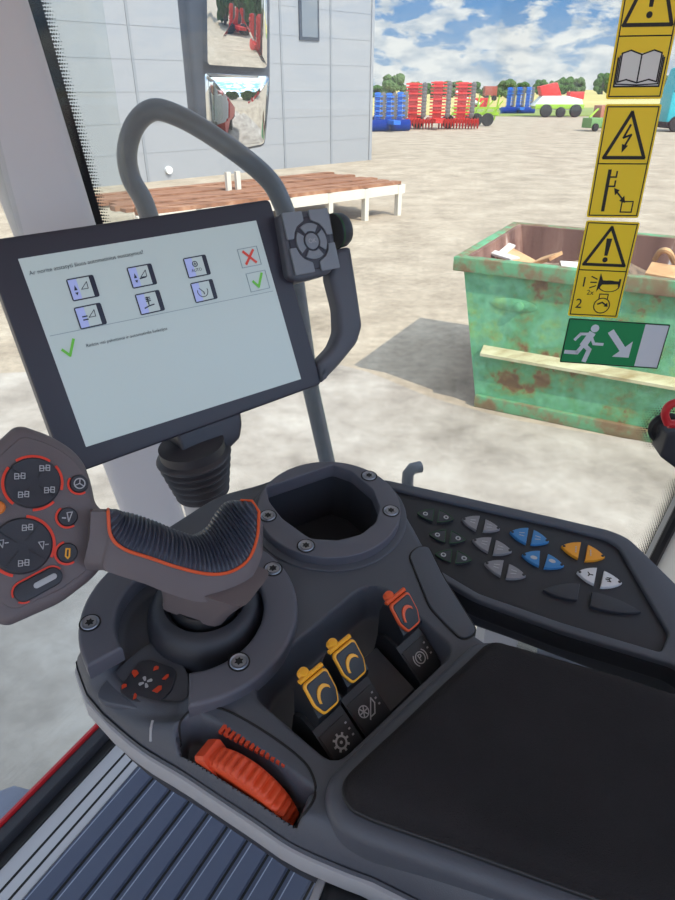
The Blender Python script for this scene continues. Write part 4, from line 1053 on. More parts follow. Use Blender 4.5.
# 3: warning + horn before start
r3, f3, hx, hy = sticker('horn_sticker', [(584, 220), (639, 221.7), (617, 317.7), (569, 315)], 'lower yellow sticker on the glass with horn and numbers 1 and 2', M['yellow'])
dv = V(GF.px(601, 270)).y - (f3.O - GF.O).dot(GF.b)
frame_line(r3, f3, -hx + .003, hx - .003, -hy + .003, dv); frame_line(r3, f3, -hx + .003, hx - .003, dv, hy - .003)
cy = (dv + hy) / 2; warn_tri(r3, f3, 0, cy, hx * .78, (hy - dv) * .38, '!')
cy = (dv - hy) / 2; H = (hy + dv) / 2
mb = MB(); mb.text(f3, '1', .020, -hx * .62, cy + H * .48, .0010); mb.text(f3, '2', .020, -hx * .66, cy - H * .45, .0010); mb.text(f3, '2x', .010, -hx * .30, cy + H * .06, .0010); mb.build('numbers', M['ink'], r3)
mb = MB()
for k in (-1, 0, 1): mb.stroke(f3, [(-hx * .36, cy + H * (.5 + .24 * k)), (-hx * .14, cy + H * (.5 + .14 * k))], .0016, .0009)
mb.poly(f3, [(-hx * .08, cy + H * .10), (hx * .10, cy + H * .42), (hx * .78, cy + H * .46), (hx * .78, cy + H * .58), (hx * .10, cy + H * .6), (-hx * .04, cy + H * .9)], .0008)
f4 = f3.at(hx * .38, cy + H * .36, 0); mb.disc(f4, 0, 0, .015, .0010, .0003, 24, .0132, ry=.0085); mb.poly(f3, [(hx * .72, cy + H * .36), (hx * .80, cy + H * .36), (hx * .80, cy + H * .68), (hx * .72, cy + H * .68)], .0008)
mb.build('horn_symbol', M['ink'], r3)
mb = MB(); f4 = f3.at(hx * .26, cy - H * .48, 0); mb.disc(f4, 0, 0, .0118, .0010, .0003, 24, .0104); mb.stroke(f4, [(-.006, .0105), (-.006, .017), (.006, .017), (.006, .0105)], .0014, .0009); mb.stroke(f4, [(-.006, .002), (.000, .0048), (.006, .001)], .0022, .0009); mb.poly(f4, [(.009, -.0015), (.003, -.001), (.007, .005)], .0008); mb.build('engine_key_symbol', M['ink'], r3)
# 4: emergency exit
r4, f4, hx, hy = sticker('emergency_exit_sign', [(567, 317.5), (668.7, 323.4), (657.7, 368.4), (560.5, 361)], 'green emergency exit sticker with running figure and arrow, below the yellow ones', M['exitgreen'])
mb = MB(); mb.box(f4, hx * .52, hx * .985, -hy * .94, hy * .94, .0004, .0009); mb.build('door_panel', M['exitwhite'], r4)
mb = MB(); k = hy
hcount = [0]
def S(pts, w):
    hcount[0] += 1; mb.stroke(f4, [(x * k, y * k) for x, y in pts], w * k, .0010 + .00006 * hcount[0])
ox = -1.15
mb.disc(f4, (ox + .22) * k, .62 * k, .17 * k, .0010, .0004, 20)
S([(ox + .12, .34), (ox - .08, -.10)], .30); S([(ox + .04, .36), (ox - .32, .34), (ox - .50, .08)], .12); S([(ox + .16, .22), (ox + .32, -.06), (ox + .68, -.06)], .12)
S([(ox - .10, -.12), (ox + .18, -.34), (ox + .08, -.84)], .19); S([(ox - .10, -.14), (ox - .30, -.50), (ox - .78, -.50)], .17)
mb.build('running_figure', M['exitwhite'], r4)
mb = MB(); S([(-.20, .48), (.42, -.22)], .27); tx, ty = .76, -.58
mb.poly(f4, [(tx * k, ty * k), (tx * k, (ty + .74) * k), ((tx - .70) * k, ty * k)], .0008); mb.build('direction_arrow', M['exitwhite'], r4)
mb = MB(); mb.stroke(f4, [(-hx * .985, -hy * .97), (hx * .985, -hy * .97), (hx * .985, hy * .97), (-hx * .985, hy * .97)], .0012, .0012, True); mb.build('border_line', M['ink'], r4)

# ================================================================ YARD
M['gravel'] = ramp_mat('gravel yard', [(.25, (134, 119, 100)), (.45, (164, 148, 127)), (.6, (180, 164, 142)), (.8, (200, 186, 165))], .9, .95, 12, .35, second=(7, .22))
M['field'] = ramp_mat('dry field', [(.3, (150, 150, 84)), (.5, (190, 172, 104)), (.7, (206, 188, 128))], .03, 1, 6, 0, stretch=(.3, 1, 1))
M['grass'] = ramp_mat('grass verge', [(.3, (104, 122, 56)), (.7, (150, 158, 84))], .3, 1, 6, 0)
mb = MB(); mb.box(WORLD, -150, 160, -120, 96, -.4, 0); structure(mb, 'ground', M['gravel'], smooth=0)
mb = MB(); mb.box(WORLD, -700, 800, 96, 1500, -.4, .05); structure(mb, 'field', M['field'], smooth=0)
mb = MB(); mb.box(WORLD, 20, 160, 92, 130, -.38, .09); structure(mb, 'grass_verge', M['grass'], smooth=0)
# concrete apron near the machine: slightly smoother and greyer
M['apron'] = ramp_mat('concrete apron', [(.30, (128, 117, 105)), (.5, (165, 154, 141)), (.70, (190, 180, 167))], 1.1, .9, 10, .2, second=(6, .10))
mb = MB(); mb.plate(WORLD, [crom([(-9, 1.0), (-7.5, 6.5), (-3.5, 7.6), (-.3, 7.9), (1.3, 6.6), (3.0, 5.75), (8, 4.2), (8, -6), (-9, -6)], 6, True)], .012, .02); structure(mb, 'apron', M['apron'], smooth=0)

# building
M['clad'] = mat('pale metal cladding', (150, 151, 153), .5, metal=.1)
WN = V((.70, -.71, 0)).normalized(); WA = V((.71, .70, 0)).normalized()
c0 = onz(370, 160, 0); BF = Frame(c0, WN, WA)        # b is up? 
print('BUILD', c0, BF.b)
bld = empty('storage_building', BF.P(-12, 0, -4), 'pale grey metal clad building behind the mirror', 'building')
mb = MB(); mb.box(BF, -40, 0, 0, 9.5, -14, 0); mb.build('cladding_wall', M['clad'], bld, smooth=0)
M['cladline'] = mat('cladding joint', (132, 135, 139), .6)
xs = [BF.px(x, 100)[0] for x in (331, 283, 138)]
mb = MB()
for x in xs: mb.box(BF, x - .05, x + .05, 0, 9.5, 0, .03)
mb.build('panel_joint', M['cladline'], bld, smooth=0)
M['cladrib'] = mat('cladding rib', (146, 147, 149), .5)
mb = MB()
for k in range(1, 10): mb.box(BF, -40, 0, k * 1.0 - .012, k * 1.0 + .012, 0, .012)
mb.build('cladding_ribs', M['cladrib'], bld, smooth=0)
mb = MB(); mb.box(BF, -.12, .05, 0, 9.5, -.1, .05); mb.build('corner_trim', M['clad'], bld, smooth=0)
w0 = BF.px(299, 40); w1 = BF.px(318, -3)
mb = MB(); mb.box(BF, w0[0], w1[0], w0[1], w1[1] + .4, 0, .06); wf = mb.build('building_window', mat('window frame dark', (60, 64, 72), .5), bld, smooth=0)
mb = MB(); mb.box(BF, w0[0] + .12, w1[0] - .12, w0[1] + .12, w1[1] + .3, .05, .08); mb.build('window_pane', mat('window pane', (112, 118, 124), .5), wf, smooth=0)
mb = MB(); mb.lathe(BF, [(.14, 0), (.14, .12), (0, .14)], 14, *BF.px(168, 170)); mb.build('wall_vent', M['paper'], bld)

# rack of rusty planks on pale legs
M['rust'] = ramp_mat('rusty planks', [(.3, (104, 70, 50)), (.5, (146, 98, 70)), (.7, (176, 134, 104))], 1.2, .9, 8, .2, stretch=(.3, 4, 1))
M['cream'] = mat('cream painted steel', (214, 206, 188), .6, var=.1, vscale=2)
zk = .85
q = [onz(300, 192, zk), onz(405, 180, zk), onz(378, 177, zk), onz(120, 186, zk)]
A, B = onz(136, 214, zk), onz(404, 182, zk)
rk_ = (B - A); L = rk_.length; rk_.normalize(); RKF = Frame(A, (0, 0, 1), rk_); wd_ = 3.0
rack = empty('plank_rack', RKF.P(L / 2, wd_ / 2, -zk), 'long low rack of rusty planks on cream legs by the building', 'rack')
for k in range(10):
    mb = MB(); sag = .02 * math.sin(k * 2.3); mb.box(RKF, .1 + .15 * math.sin(k * 1.7), L - .1 - .2 * abs(math.sin(k)), k * wd_ / 10 + .01, (k + 1) * wd_ / 10 - .02, -.06, .03 + sag); mb.build('rusty_plank', M['rust'], rack, smooth=0)
for yy in (0, wd_): 
    mb = MB(); mb.box(RKF, 0, L, yy - .06, yy + .06, -.28, -.05); mb.build('side_beam', M['cream'], rack, smooth=0)
nl = 7
for k in range(nl):
    for yy in (0, wd_):
        mb = MB(); x = .2 + (L - .4) * k / (nl - 1); mb.box(RKF, x - .07, x + .07, yy - .07, yy + .07, -zk, -.05); mb.build('leg', M['cream'], rack, smooth=0)
mb = MB(); pc = RKF.px(228, 192); 
for k in (0, .28): mb.box(RKF, pc[0] + k, pc[0] + k + .12, pc[1], pc[1] + .1, -.05, .45)
mb.build('stake', M['cream'], rack, smooth=0)

# skip container
M['skipgreen'] = ramp_mat('worn green skip paint', [(.30, (92, 58, 36)), (.385, (124, 96, 58)), (.415, (112, 138, 84)), (.47, (92, 156, 106)), (.55, (104, 168, 128)), (.63, (120, 168, 104)), (.70, (140, 130, 74)), (.80, (116, 78, 48))], 2.1, .6, 12, .1, second=(9, .25))
M['skiprust'] = ramp_mat('rusty skip inside', [(.3, (92, 58, 48)), (.55, (134, 96, 82)), (.62, (152, 116, 100)), (.68, (226, 220, 214))], 1.8, .85, 8, .2, stretch=(1.8, 1.8, .30))
M['skiprim'] = ramp_mat('worn skip rim', [(.3, (120, 76, 50)), (.46, (128, 112, 78)), (.55, (98, 158, 112)), (.75, (120, 172, 128))], 2.2, .6, 8, .1)
zt = 1.6
f0 = onz(475, 405, 0); fdir = V((1.51, -.82, 0)).normalized(); SK = Frame(f0, (0, 0, 1), fdir)     # a along the front, b away
LS, DS = 4.6, 2.1; ovr = .30; th = .07
skip = empty('skip_container', SK.P(LS / 2, DS / 2, 0), 'open green rusty metal skip full of scrap', 'skip')
def slab(p):  # 8 points
    mb = MB(); mb.add(p, [(3, 2, 1, 0), (4, 5, 6, 7), (0, 1, 5, 4), (1, 2, 6, 5), (2, 3, 7, 6), (3, 0, 4, 7)]); return mb
def wallslab(a0, a1, b0, b1, a0t, a1t):
    return slab([SK.P(a0, b0, .06), SK.P(a1, b0, .06), SK.P(a1, b1, .06), SK.P(a0, b1, .06), SK.P(a0t, b0, zt), SK.P(a1t, b0, zt), SK.P(a1t, b1, zt), SK.P(a0t, b1, zt)])
wallslab(0, LS, 0, .03, -ovr, LS + ovr).build('front_wall', M['skipgreen'], skip, smooth=0)
wallslab(0, LS, .03, .05, -ovr, LS + ovr).build('front_lining', M['skiprust'], skip, smooth=0)
wallslab(0, LS, DS - th, DS, -ovr, LS + ovr).build('back_wall', M['skiprust'], skip, smooth=0)
for s, nm in ((0, 'end_wall'), (1, 'end_wall')):
    x0, x1, t0, t1 = (0, th, -ovr, -ovr + th) if not s else (LS - th, LS, LS + ovr - th, LS + ovr)
    wallslab(x0, x1, .05, DS - th, t0, t1).build(nm, M['skiprust'], skip, smooth=0)
mb = MB(); mb.box(SK, 0, LS, 0, DS, .0, .10); mb.build('skip_floor', M['skiprust'], skip, smooth=0)
for a0, a1, b0, b1 in [(-ovr - .07, LS + ovr + .07, -.07, .04), (-ovr - .07, LS + ovr + .07, DS - .04, DS + .07), (-ovr - .07, -ovr + .03, .04, DS - .04), (LS + ovr - .03, LS + ovr + .07, .04, DS - .04)]:
    mb = MB(); mb.box(SK, a0, a1, b0, b1, zt - .135, zt + .01, .012); mb.build('rim_rail', M['skiprim'], skip, smooth=30)
M['riblit'] = ramp_mat('worn rail painted lit', [(.3, (150, 130, 84)), (.55, (196, 190, 150)), (.8, (214, 206, 176))], 2, .7, 8, .1, stretch=(.5, 3, 3))  # cream tones paint in light caught by the flange, over mottled wear
za = .62
mb = MB(); mb.loft([[SK.P(x, -.10, za), SK.P(x, -.10, za + .03), SK.P(x, 0.0, za + .09), SK.P(x, 0, za - .04)] for x in (.02, LS)]); mb.build('middle_rail', M['riblit'], skip, smooth=0)
mb = MB(); mb.box(SK, 0, LS, -.05, .02, 0, .14, .01); mb.build('bottom_rail', M['skiprim'], skip)
hk_ = SK.at(.28, 0, 1.18); fy = Frame(SK.P(.28, -.005, 1.18), -SK.b, SK.a)
mb = MB(); mb.lathe(fy, [(.24, 0), (.16, .012), (.05, .02), (0, .02)], 24, 0, 0, ru=1, rv=.28); mb.lathe(fy, [(.05, .01), (.05, .05), (.03, .06), (0, .06)], 14, .06, 0); mb.build('hook_lug', M['skipgreen'], skip)
# scrap inside: boards and sheets resting on the heap
mb = MB()
nx, ny = 40, 16; vs = []
for i in range(nx + 1):
    for j in range(ny + 1):
        x = -.05 + (LS + .1) * i / nx; y = .06 + (DS - .15) * j / ny
        vs.append(SK.P(x, y, 1.24 + .20 * mnoise.noise(V((x * 1.6, y * 1.6, 3))) + .08 * mnoise.noise(V((x * 5, y * 5, 1)))))
fs = [(i * (ny + 1) + j, (i + 1) * (ny + 1) + j, (i + 1) * (ny + 1) + j + 1, i * (ny + 1) + j + 1) for i in range(nx) for j in range(ny)]
mb.add(vs, fs); o = mb.build('scrap_heap', ramp_mat('mixed scrap', [(.3, (70, 60, 52)), (.5, (130, 108, 88)), (.7, (176, 150, 122))], 4, .9, 8, .4), smooth=0); tag(o, 'loose brown scrap heaped inside the green skip', 'scrap', kind='stuff')
def board(u, v, z, L_, w_, ang, tilt, roll, m_, label, nm='scrap_board', cat='board'):
    f = SK.at(u, v, z, ang); ax_ = (f.a * math.cos(tilt) + f.n * math.sin(tilt)); nn_ = (f.n * math.cos(tilt) - f.a * math.sin(tilt)); nn_ = nn_ * math.cos(roll) + f.b * math.sin(roll)
    g = Frame(f.O, nn_, ax_); mb = MB(); mb.box(g, -L_ / 2, L_ / 2, -w_ / 2, w_ / 2, -.025, .025, .004)
    o = mb.build(nm, m_); tag(o, label, cat); return o
def board_px(p0, p1, z0, z1, wid, m_, label, nm='scrap_board', cat='board', tk=.02):
    A, B = onz(*p0, z0), onz(*p1, z1); ax_ = (B - A).normalized(); nn_ = V((.15, -.25, 1)); g = Frame((A + B) / 2, nn_ - ax_ * nn_.dot(ax_), ax_)
    L_ = (B - A).length; mb = MB(); mb.box(g, -L_ / 2, L_ / 2, -wid / 2, wid / 2, -tk, tk, .004); o = mb.build(nm, m_); tag(o, label, cat); return o
board_px((499, 249), (536, 270), 1.44, 1.40, .36, M['wood'], 'long tan board slanting at the left end of the skip')
board_px((493, 253), (505, 243), 1.46, 1.48, .26, M['card'], 'pale crumpled sheet in the left corner of the skip', 'scrap_sheet', 'sheet')
board_px((488, 251), (515, 259), 1.50, 1.49, .14, M['card'], 'white strip lying across the tan board', 'scrap_strip', 'strip', .012)
board_px((536, 262), (556, 256), 1.42, 1.52, .30, M['wood'], 'short orange brown board propped near the skip front')
board_px((648, 269), (690, 276), 1.48, 1.46, .34, M['wood'], 'light tan board at the right side of the skip')
board_px((561, 268), (600, 271), 1.40, 1.38, .28, M['card'], 'grey white sheet lying behind the horn sticker in the skip', 'scrap_sheet', 'sheet')
mb = MB(); pp = [onz(655, 259, 1.5), onz(661, 251, 1.62), onz(669, 252, 1.62), onz(674, 262, 1.48)]
mb.tube([V(p) for p in crom([tuple(p) for p in pp], 6)], .03, 8); o = mb.build('scrap_branch', M['wood']); tag(o, 'bent tan piece of wood above the right board in the skip', 'branch')

# ---------------------------------------------------------------- farm machines
M['fred'] = mat('implement red', (214, 44, 36), .45); M['fblue'] = mat('implement blue', (34, 108, 200), .45); M['flime'] = mat('lime green', (150, 190, 40), .5)
M['fwhite'] = mat('harvester white', (220, 224, 214), .5); M['steel'] = mat('worn steel', (96, 90, 88), .5); M['tyre'] = mat('tyre', (36, 36, 38), .8); M['teal'] = mat('teal paint', (28, 176, 186), .4); M['dglass'] = mat('dark window', (40, 52, 66), .1)
def wheel(mb, fr, u, v, r, w):
    f = Frame(fr.P(u, v, r), fr.b, fr.a); mb.lathe(f, [(r * .5, -w / 2), (r * .92, -w / 2), (r, -w * .35), (r, w * .35), (r * .92, w / 2), (r * .5, w / 2)], 18)
def cultivator(fr, wid, hgt, m_, label, group=None, seed=1):
    """folded harrow: base roller gang, upright folded wings with tine rows"""
    rs = random.Random(seed); root = empty('folded_harrow', fr.O, label, 'farm implement', group)
    mb = MB(); mb.box(fr, -wid / 2, wid / 2, -.3, .3, .45, .75); mb.box(fr, -.3, .3, -2.2, 2.2, .55, .85); mb.build('main_frame', m_, root, smooth=0)
    for s in (-1, 1):
        mb = MB(); f = Frame(fr.P(s * wid * .02, 0, .5), fr.a, fr.b)
        for k in range(14): mb.lathe(Frame(fr.P(s * wid * (.04 + .45 * k / 13), -.5, .45), fr.a, fr.b), [(.1, -.05), (.45, 0), (.1, .05)], 12)
        mb.build('disc_gang', m_, root, smooth=0)
    nw = 3
    for k in range(nw):
        x = wid * (-.26 + .28 * k); mb = MB(); hh = hgt * (.92 + .08 * rs.random())
        mb.box(fr, x - wid * .05, x + wid * .05, -.1, .1, .7, hh)
        for j in range(12):
            z = .8 + (hh - .9) * j / 11; mb.box(fr, x - wid * .09, x + wid * .09, -.4 + .2 * (j % 2), -.1, z - .06, z + .06)
        mb.build('folded_wing', m_, root, smooth=0)
        mb = MB()
        for j in range(9):
            z = 1.1 + (hh - 1.3) * j / 8; mb.lathe(Frame(fr.P(x + wid * .12, -.2, z), fr.b, fr.a), [(.06, -.04), (.24, 0), (.06, .04)], 10)
        mb.build('steel_discs', M['steel'], root, smooth=0)
    mb = MB(); wheel(mb, fr, wid * .18, .9, .55, .5); wheel(mb, fr, -wid * .18, .9, .55, .5); mb.build('transport_wheels', M['tyre'], root)
    return root
def place(xc, yb, face=0):
    g = onz(xc, yb, 0); return Frame(g, (0, 0, 1), V((math.cos(face), math.sin(face), 0)))
def wid_at(fr, px): return px / FPX * ((fr.O - CAM).dot(FW))
f = place(434, 129, .05); cultivator(f, wid_at(f, 86), wid_at(f, 43), M['fred'], 'large red folded harrow standing in the yard', seed=3)
f = place(387, 131, .3); cultivator(f, wid_at(f, 42), wid_at(f, 36), M['fblue'], 'blue folded implement beside the building corner', seed=4)
f = place(516, 114, .1); cultivator(f, wid_at(f, 34), wid_at(f, 24), M['fblue'], 'blue folded implement standing between the green machines', seed=5)
def rake(fr, wid, hgt, label):
    root = empty('hay_rake', fr.O, label, 'farm implement')
    mb = MB(); mb.box(fr, -wid / 2, wid / 2, -.15, .15, .9, 1.15); mb.box(fr, -wid / 2, wid / 2, -.1, .1, hgt * .5, hgt * .56); mb.build('main_frame', M['flime'], root, smooth=0)
    for k in range(5):
        x = -wid * .42 + wid * .21 * k; mb = MB(); mb.tube([fr.P(x, 0, .5), fr.P(x + .3, 0, hgt * .9)], .07, 8); mb.tube([fr.P(x - .5, -.3, hgt * .3), fr.P(x + .6, -.3, hgt * .75)], .06, 8); mb.build('tine_arm', M['flime'], root)
    mb = MB(); mb.tube([fr.P(-wid * .45, .2, hgt), fr.P(wid * .1, .2, hgt * .62)], .16, 8); mb.build('pale_boom', M['fwhite'], root)
    mb = MB(); mb.box(fr, -wid * .05, wid * .3, .3, .9, hgt * .55, hgt * .82); mb.build('red_hopper', M['fred'], root, smooth=0)
    for k in (-.1, .02, .26): mb = MB(); wheel(mb, fr, wid * k, -.4, .55, .4); mb.build('wheel', M['tyre'], root)
    return root
f = place(474, 126, 0); rake(f, wid_at(f, 46), wid_at(f, 30), 'lime green machine with black wheels right of the red harrow')
def harvester(fr, wid, hgt, label, group=None):
    root = empty('forage_harvester', fr.O, label, 'harvester', group)
    mb = MB(); mb.plate(Frame(fr.P(0, -.9, 0), -fr.b, fr.a), [[(-wid * .5, hgt * .34), (-wid * .34, hgt * .62), (wid * .12, hgt * .62), (wid * .40, hgt * .52), (wid * .46, hgt * .30), (wid * .2, hgt * .22), (-wid * .3, hgt * .22)]], 0, 1.8, .08); mb.build('body', M['fwhite'], root)
    mb = MB(); mb.box(fr, -wid * .46, wid * .46, -.95, .95, hgt * .24, hgt * .38, .05); mb.build('green_skirt', M['flime'], root)
    mb = MB(); mb.plate(Frame(fr.P(0, -.8, 0), -fr.b, fr.a), [[(-wid * .36, hgt * .62), (-wid * .42, hgt * .88), (-wid * .1, hgt * 1.0), (.1, hgt * .62)]], 0, 1.5, .06); mb.build('red_top', M['fred'], root)
    mb = MB(); mb.box(fr, wid * .18, wid * .44, -.7, .9, hgt * .52, hgt * .74, .05); mb.build('red_hood', M['fred'], root)
    for x, r_ in ((-.26, .19), (.02, .15), (.3, .19)):
        mb = MB(); wheel(mb, fr, wid * x, -1.1, hgt * r_, .6); mb.build('wheel', M['tyre'], root)
    return root
f = place(556, 117, 0); harvester(f, wid_at(f, 52), wid_at(f, 30), 'white and lime harvester with red top in the distance')
f = place(594, 131, .5); r = empty('mower_attachment', f.O, 'small green and rust coloured mower left of the yellow stickers', 'farm implement')
w_ = wid_at(f, 24); h_ = wid_at(f, 24)
mb = MB(); mb.box(f, -w_ * .5, w_ * .3, -.5, .5, .25, h_ * .5, .06); mb.build('green_deck', mat('mower green', (110, 150, 92), .5), r)
mb = MB(); mb.box(f, w_ * .05, w_ * .5, -.3, .5, .2, h_ * .95, .06); mb.build('rusty_frame', mat('faded rust', (166, 104, 84), .6), r)
mb = MB(); wheel(mb, f, -w_ * .3, -.6, .3, .25); wheel(mb, f, w_ * .3, -.6, .3, .25); mb.build('wheels', M['tyre'], r)
mb = MB(); mb.tube([f.P(-w_ * .4, 0, h_ * .5), f.P(0, 0, h_ * .8), f.P(w_ * .2, 0, h_ * .8)], .08, 8); mb.build('hitch_arm', M['flime'], r)
# red bale wagon on the field edge
f = place(489, 101, 0); mb = MB(); w_ = wid_at(f, 12)
mb.box(f, -w_ / 2, w_ / 2, -1.5, 1.5, 1.2, 3.6, .1); r = empty('field_trailer', f.O, 'small dull red trailer at the far edge of the yard', 'trailer'); mb.build('trailer_box', mat('dull red', (150, 72, 58), .7), r)
mb = MB(); wheel(mb, f, -w_ * .3, -1.6, .7, .4); wheel(mb, f, w_ * .3, -1.6, .7, .4); mb.build('trailer_wheels', M['tyre'], r)
# teal van
f = place(690, 132, 0); van = empty('teal_van', f.O, 'teal van with white lettering right of the stickers', 'van'); w_ = wid_at(f, 52); h_ = wid_at(f, 56)
mb = MB(); mb.plate(Frame(f.P(0, 0, 0), -f.b, f.a), [rnd([(-w_ * .5, h_ * .14), (w_ * .5, h_ * .14), (w_ * .5, h_ * .6), (w_ * .42, h_), (-w_ * .42, h_), (-w_ * .5, h_ * .62)], .2)], 0, 2.0, .12); mb.build('van_body', M['teal'], van)
mb = MB(); mb.plate(Frame(f.P(0, 0, 0), -f.b, f.a), [rnd([(-w_ * .48, h_ * .62), (w_ * .48, h_ * .62), (w_ * .41, h_ * .96), (-w_ * .41, h_ * .96)], .15)], .03, .06); mb.build('van_windows', M['dglass'], van)
vf = Frame(f.P(0, 0, 0), -f.b, f.a); mb = MB(); mb.text(vf, 'IDK', h_ * .22, -w_ * .30, h_ * .42, .03, 'LEFT', 0, .01); mb.build('white_lettering', M['paper'], van)
for s in (-.32, .32): mb = MB(); wheel(mb, f, w_ * s, -.2, h_ * .13, .3); mb.build('wheel', M['tyre'], van)
mb = MB(); mb.box(f, -w_ * .5, w_ * .5, -.1, 1.9, h_ * .06, h_ * .16, .03); mb.build('van_bumper', M['tyre'], van)

# ---------------------------------------------------------------- trees
M['leafA'] = mat('tree green', (66, 94, 46), .95, var=.35, vscale=1.2, spec=.1); M['leafB'] = mat('tree grey green', (86, 106, 66), .95, var=.35, vscale=1.0, spec=.1); M['bark'] = mat('bark', (78, 66, 54), .9)
def crown_mesh(seed, w, h):
    rs = random.Random(seed); bm = bmesh.new()
    for k in range(26):
        t = rs.random() ** .8; a = rs.random() * 6.28; rr = w * .40 * rs.random() ** .5 * math.sqrt(max(.05, 1 - (t - .35) ** 2 * 1.6))
        c = V((rr * math.cos(a), rr * math.sin(a) * .8, h * (.16 + .70 * t))); s = w * .17 * (1 - .3 * t) * (.7 + .6 * rs.random())
        r = bmesh.ops.create_icosphere(bm, subdivisions=3, radius=1)
        for v in r['verts']:
            n_ = 1 + .30 * mnoise.noise(v.co * 2.4 + V((seed, k, 0))) + .28 * mnoise.noise(v.co * 7 + V((k, seed, 0)))
            v.co = c + V((v.co.x * s, v.co.y * s, v.co.z * s * .9)) * n_
    me = bpy.data.meshes.new('crown'); bm.to_mesh(me); bm.free(); return me
crowns = [crown_mesh(i, 10, 9) for i in range(5)]
def tree(x, Y, w, h, m_, label, group, i):
    root = empty('tree', (x, Y, .05), label, 'tree', group)
    me = crowns[i % 5]
    o = bpy.data.objects.new('crown', me.copy()); o.data.materials.append(m_); col.objects.link(o); o.parent = root; o.scale = (w / 10, w / 10, h / 9)
    MW[root.name] = Matrix.Translation((x, Y, .05))
    mb = MB(); mb.tube([(x, Y, 0), (x, Y, h * .5)], [w * .05, w * .03], 8); mb.build('trunk', M['bark'], root)
for i, (px, top, w) in enumerate([(391, 71, 20), (374, 80, 15), (412, 78, 13), (427, 78, 16), (447, 77, 20), (465, 78, 16), (499, 75, 17), (481, 82, 14)]):
    Y = 260 + 12 * (i % 3); g = onz(px, 92, 0); x = (px - 337.5) / FPX * Y * .92; scale = Y * .92 / FPX
    tree(x, Y, w * scale * 1.25, (90 - top) * scale * 1.12, M['leafA'] if i % 2 else M['leafB'], ['tall round tree just right of the building corner', 'low tree touching the building corner', 'small tree left of the red harrow top', 'small tree behind the red harrow', 'broad tree above the right wing of the red harrow', 'tree right of the broad tree beyond the harrow', 'lone round tree above the lime green machine', 'low bushy tree far beyond the lime machine'][i], 'field trees', i)
n = 0
for row, (x0, x1, Y, topv) in enumerate([(505, 700, 420, 74)]):
    px = x0
    while px < x1:
        s = Y * .9 / FPX; top = 83 - (px - 505) * .10 + random.uniform(-2.5, 2.0) if px < 590 else 74 + random.uniform(-1, 2)
        w = random.uniform(11, 17)
        tree((px - 337.5) * s, Y + random.uniform(-15, 15), w * s * 1.15, (90 - top) * s * 1.1, M['leafA'] if n % 3 else M['leafB'], 'distant green tree in the long tree line on the horizon', 'distant tree line', n); n += 1
        px += w * .9
# behind the vehicle, seen only in the wing mirror: red body, red machines, trees
RDm = V((SD.y, -SD.x, 0)); BFm = Frame((0, 0, 0), (0, 0, 1), RDm)
body = empty('machine_body', BFm.P(3.3, 0, 0), 'red engine body of the vehicle seen in the lower mirror', 'vehicle body')
mb = MB(); mb.box(BFm, 1.15, 5.2, -1.35, 1.35, .9, 3.0, .12); mb.build('engine_cover', M['skipred'], body)
for s in (-1, 1): mb = MB(); wheel(mb, BFm, 3.9, s * 1.15, .75, .5); mb.build('wheel', M['tyre'], body)
mb = MB(); mb.box(BFm, -.74, 1.1, -1.0, .75, .7, 1.88, .06); mb.build('cab_base', M['cabdark'], body)
for s in (-1, 1): mb = MB(); wheel(mb, BFm, -.1, s * 1.25, .85, .6); mb.build('wheel', M['tyre'], body)
for i, (dx, dy) in enumerate([(17, 8.5), (22, 11.5), (26, 7)]):
    p = BFm.P(dx, dy); fr = Frame(p, (0, 0, 1), V((.6, .8, 0))); cultivator(fr, 4.0, 2.6, M['fred'], ['red implement reflected nearest in the mirror', 'red implement reflected behind it in the mirror', 'red implement reflected furthest in the mirror'][i], None, 20 + i)
for i in range(9):
    p = BFm.P(44 + 5 * (i % 3), -14 + 7 * i); tree(p.x, p.y, 9, 7.5, M['leafA'], 'green tree of the row reflected in the mirror', 'trees reflected in the mirror', i)

# ================================================================ LIGHT
sc = bpy.context.scene
sd = V((.97, -1.09, 1.6)).normalized()
sun = bpy.data.lights.new('sun', 'SUN'); sun.energy = 3.6; sun.angle = math.radians(.6); sun.color = (1, .915, .79)
so = bpy.data.objects.new('sun', sun); col.objects.link(so); so.rotation_euler = (-sd).to_track_quat('-Z', 'Y').to_euler(); so.location = (20, -20, 30)
w = bpy.data.worlds.new('sky'); sc.world = w; w.use_nodes = True; nt = w.node_tree; nt.nodes.clear()
def N(t): return nt.nodes.new(t)
out = N('ShaderNodeOutputWorld'); bg = N('ShaderNodeBackground'); bg.inputs['Strength'].default_value = 1.0
tc = N('ShaderNodeTexCoord'); sx = N('ShaderNodeSeparateXYZ'); nt.links.new(tc.outputs['Generated'], sx.inputs[0])
gr = N('ShaderNodeValToRGB'); e = gr.color_ramp.elements
e[0].position = 0; e[0].color = lin((184, 206, 230)) + (1,); e[1].position = 1; e[1].color = lin((160, 182, 214)) + (1,)
q = e.new(.22); q.color = lin((120, 165, 216)) + (1,); q = e.new(.6); q.color = lin((160, 182, 214)) + (1,)
q = e.new(.10); q.color = lin((108, 162, 220)) + (1,)
nt.links.new(sx.outputs['Z'], gr.inputs['Fac'])
mp = N('ShaderNodeMapping'); mp.inputs['Scale'].default_value = (1, 1, 2.6); mp.inputs['Location'].default_value = (3.1, .4, .0)
nt.links.new(tc.outputs['Generated'], mp.inputs['Vector'])
n1 = N('ShaderNodeTexNoise'); n1.inputs['Scale'].default_value = 18; n1.inputs['Detail'].default_value = 9; n1.inputs['Roughness'].default_value = .58; n1.inputs['Distortion'].default_value = .25
nt.links.new(mp.outputs['Vector'], n1.inputs['Vector'])
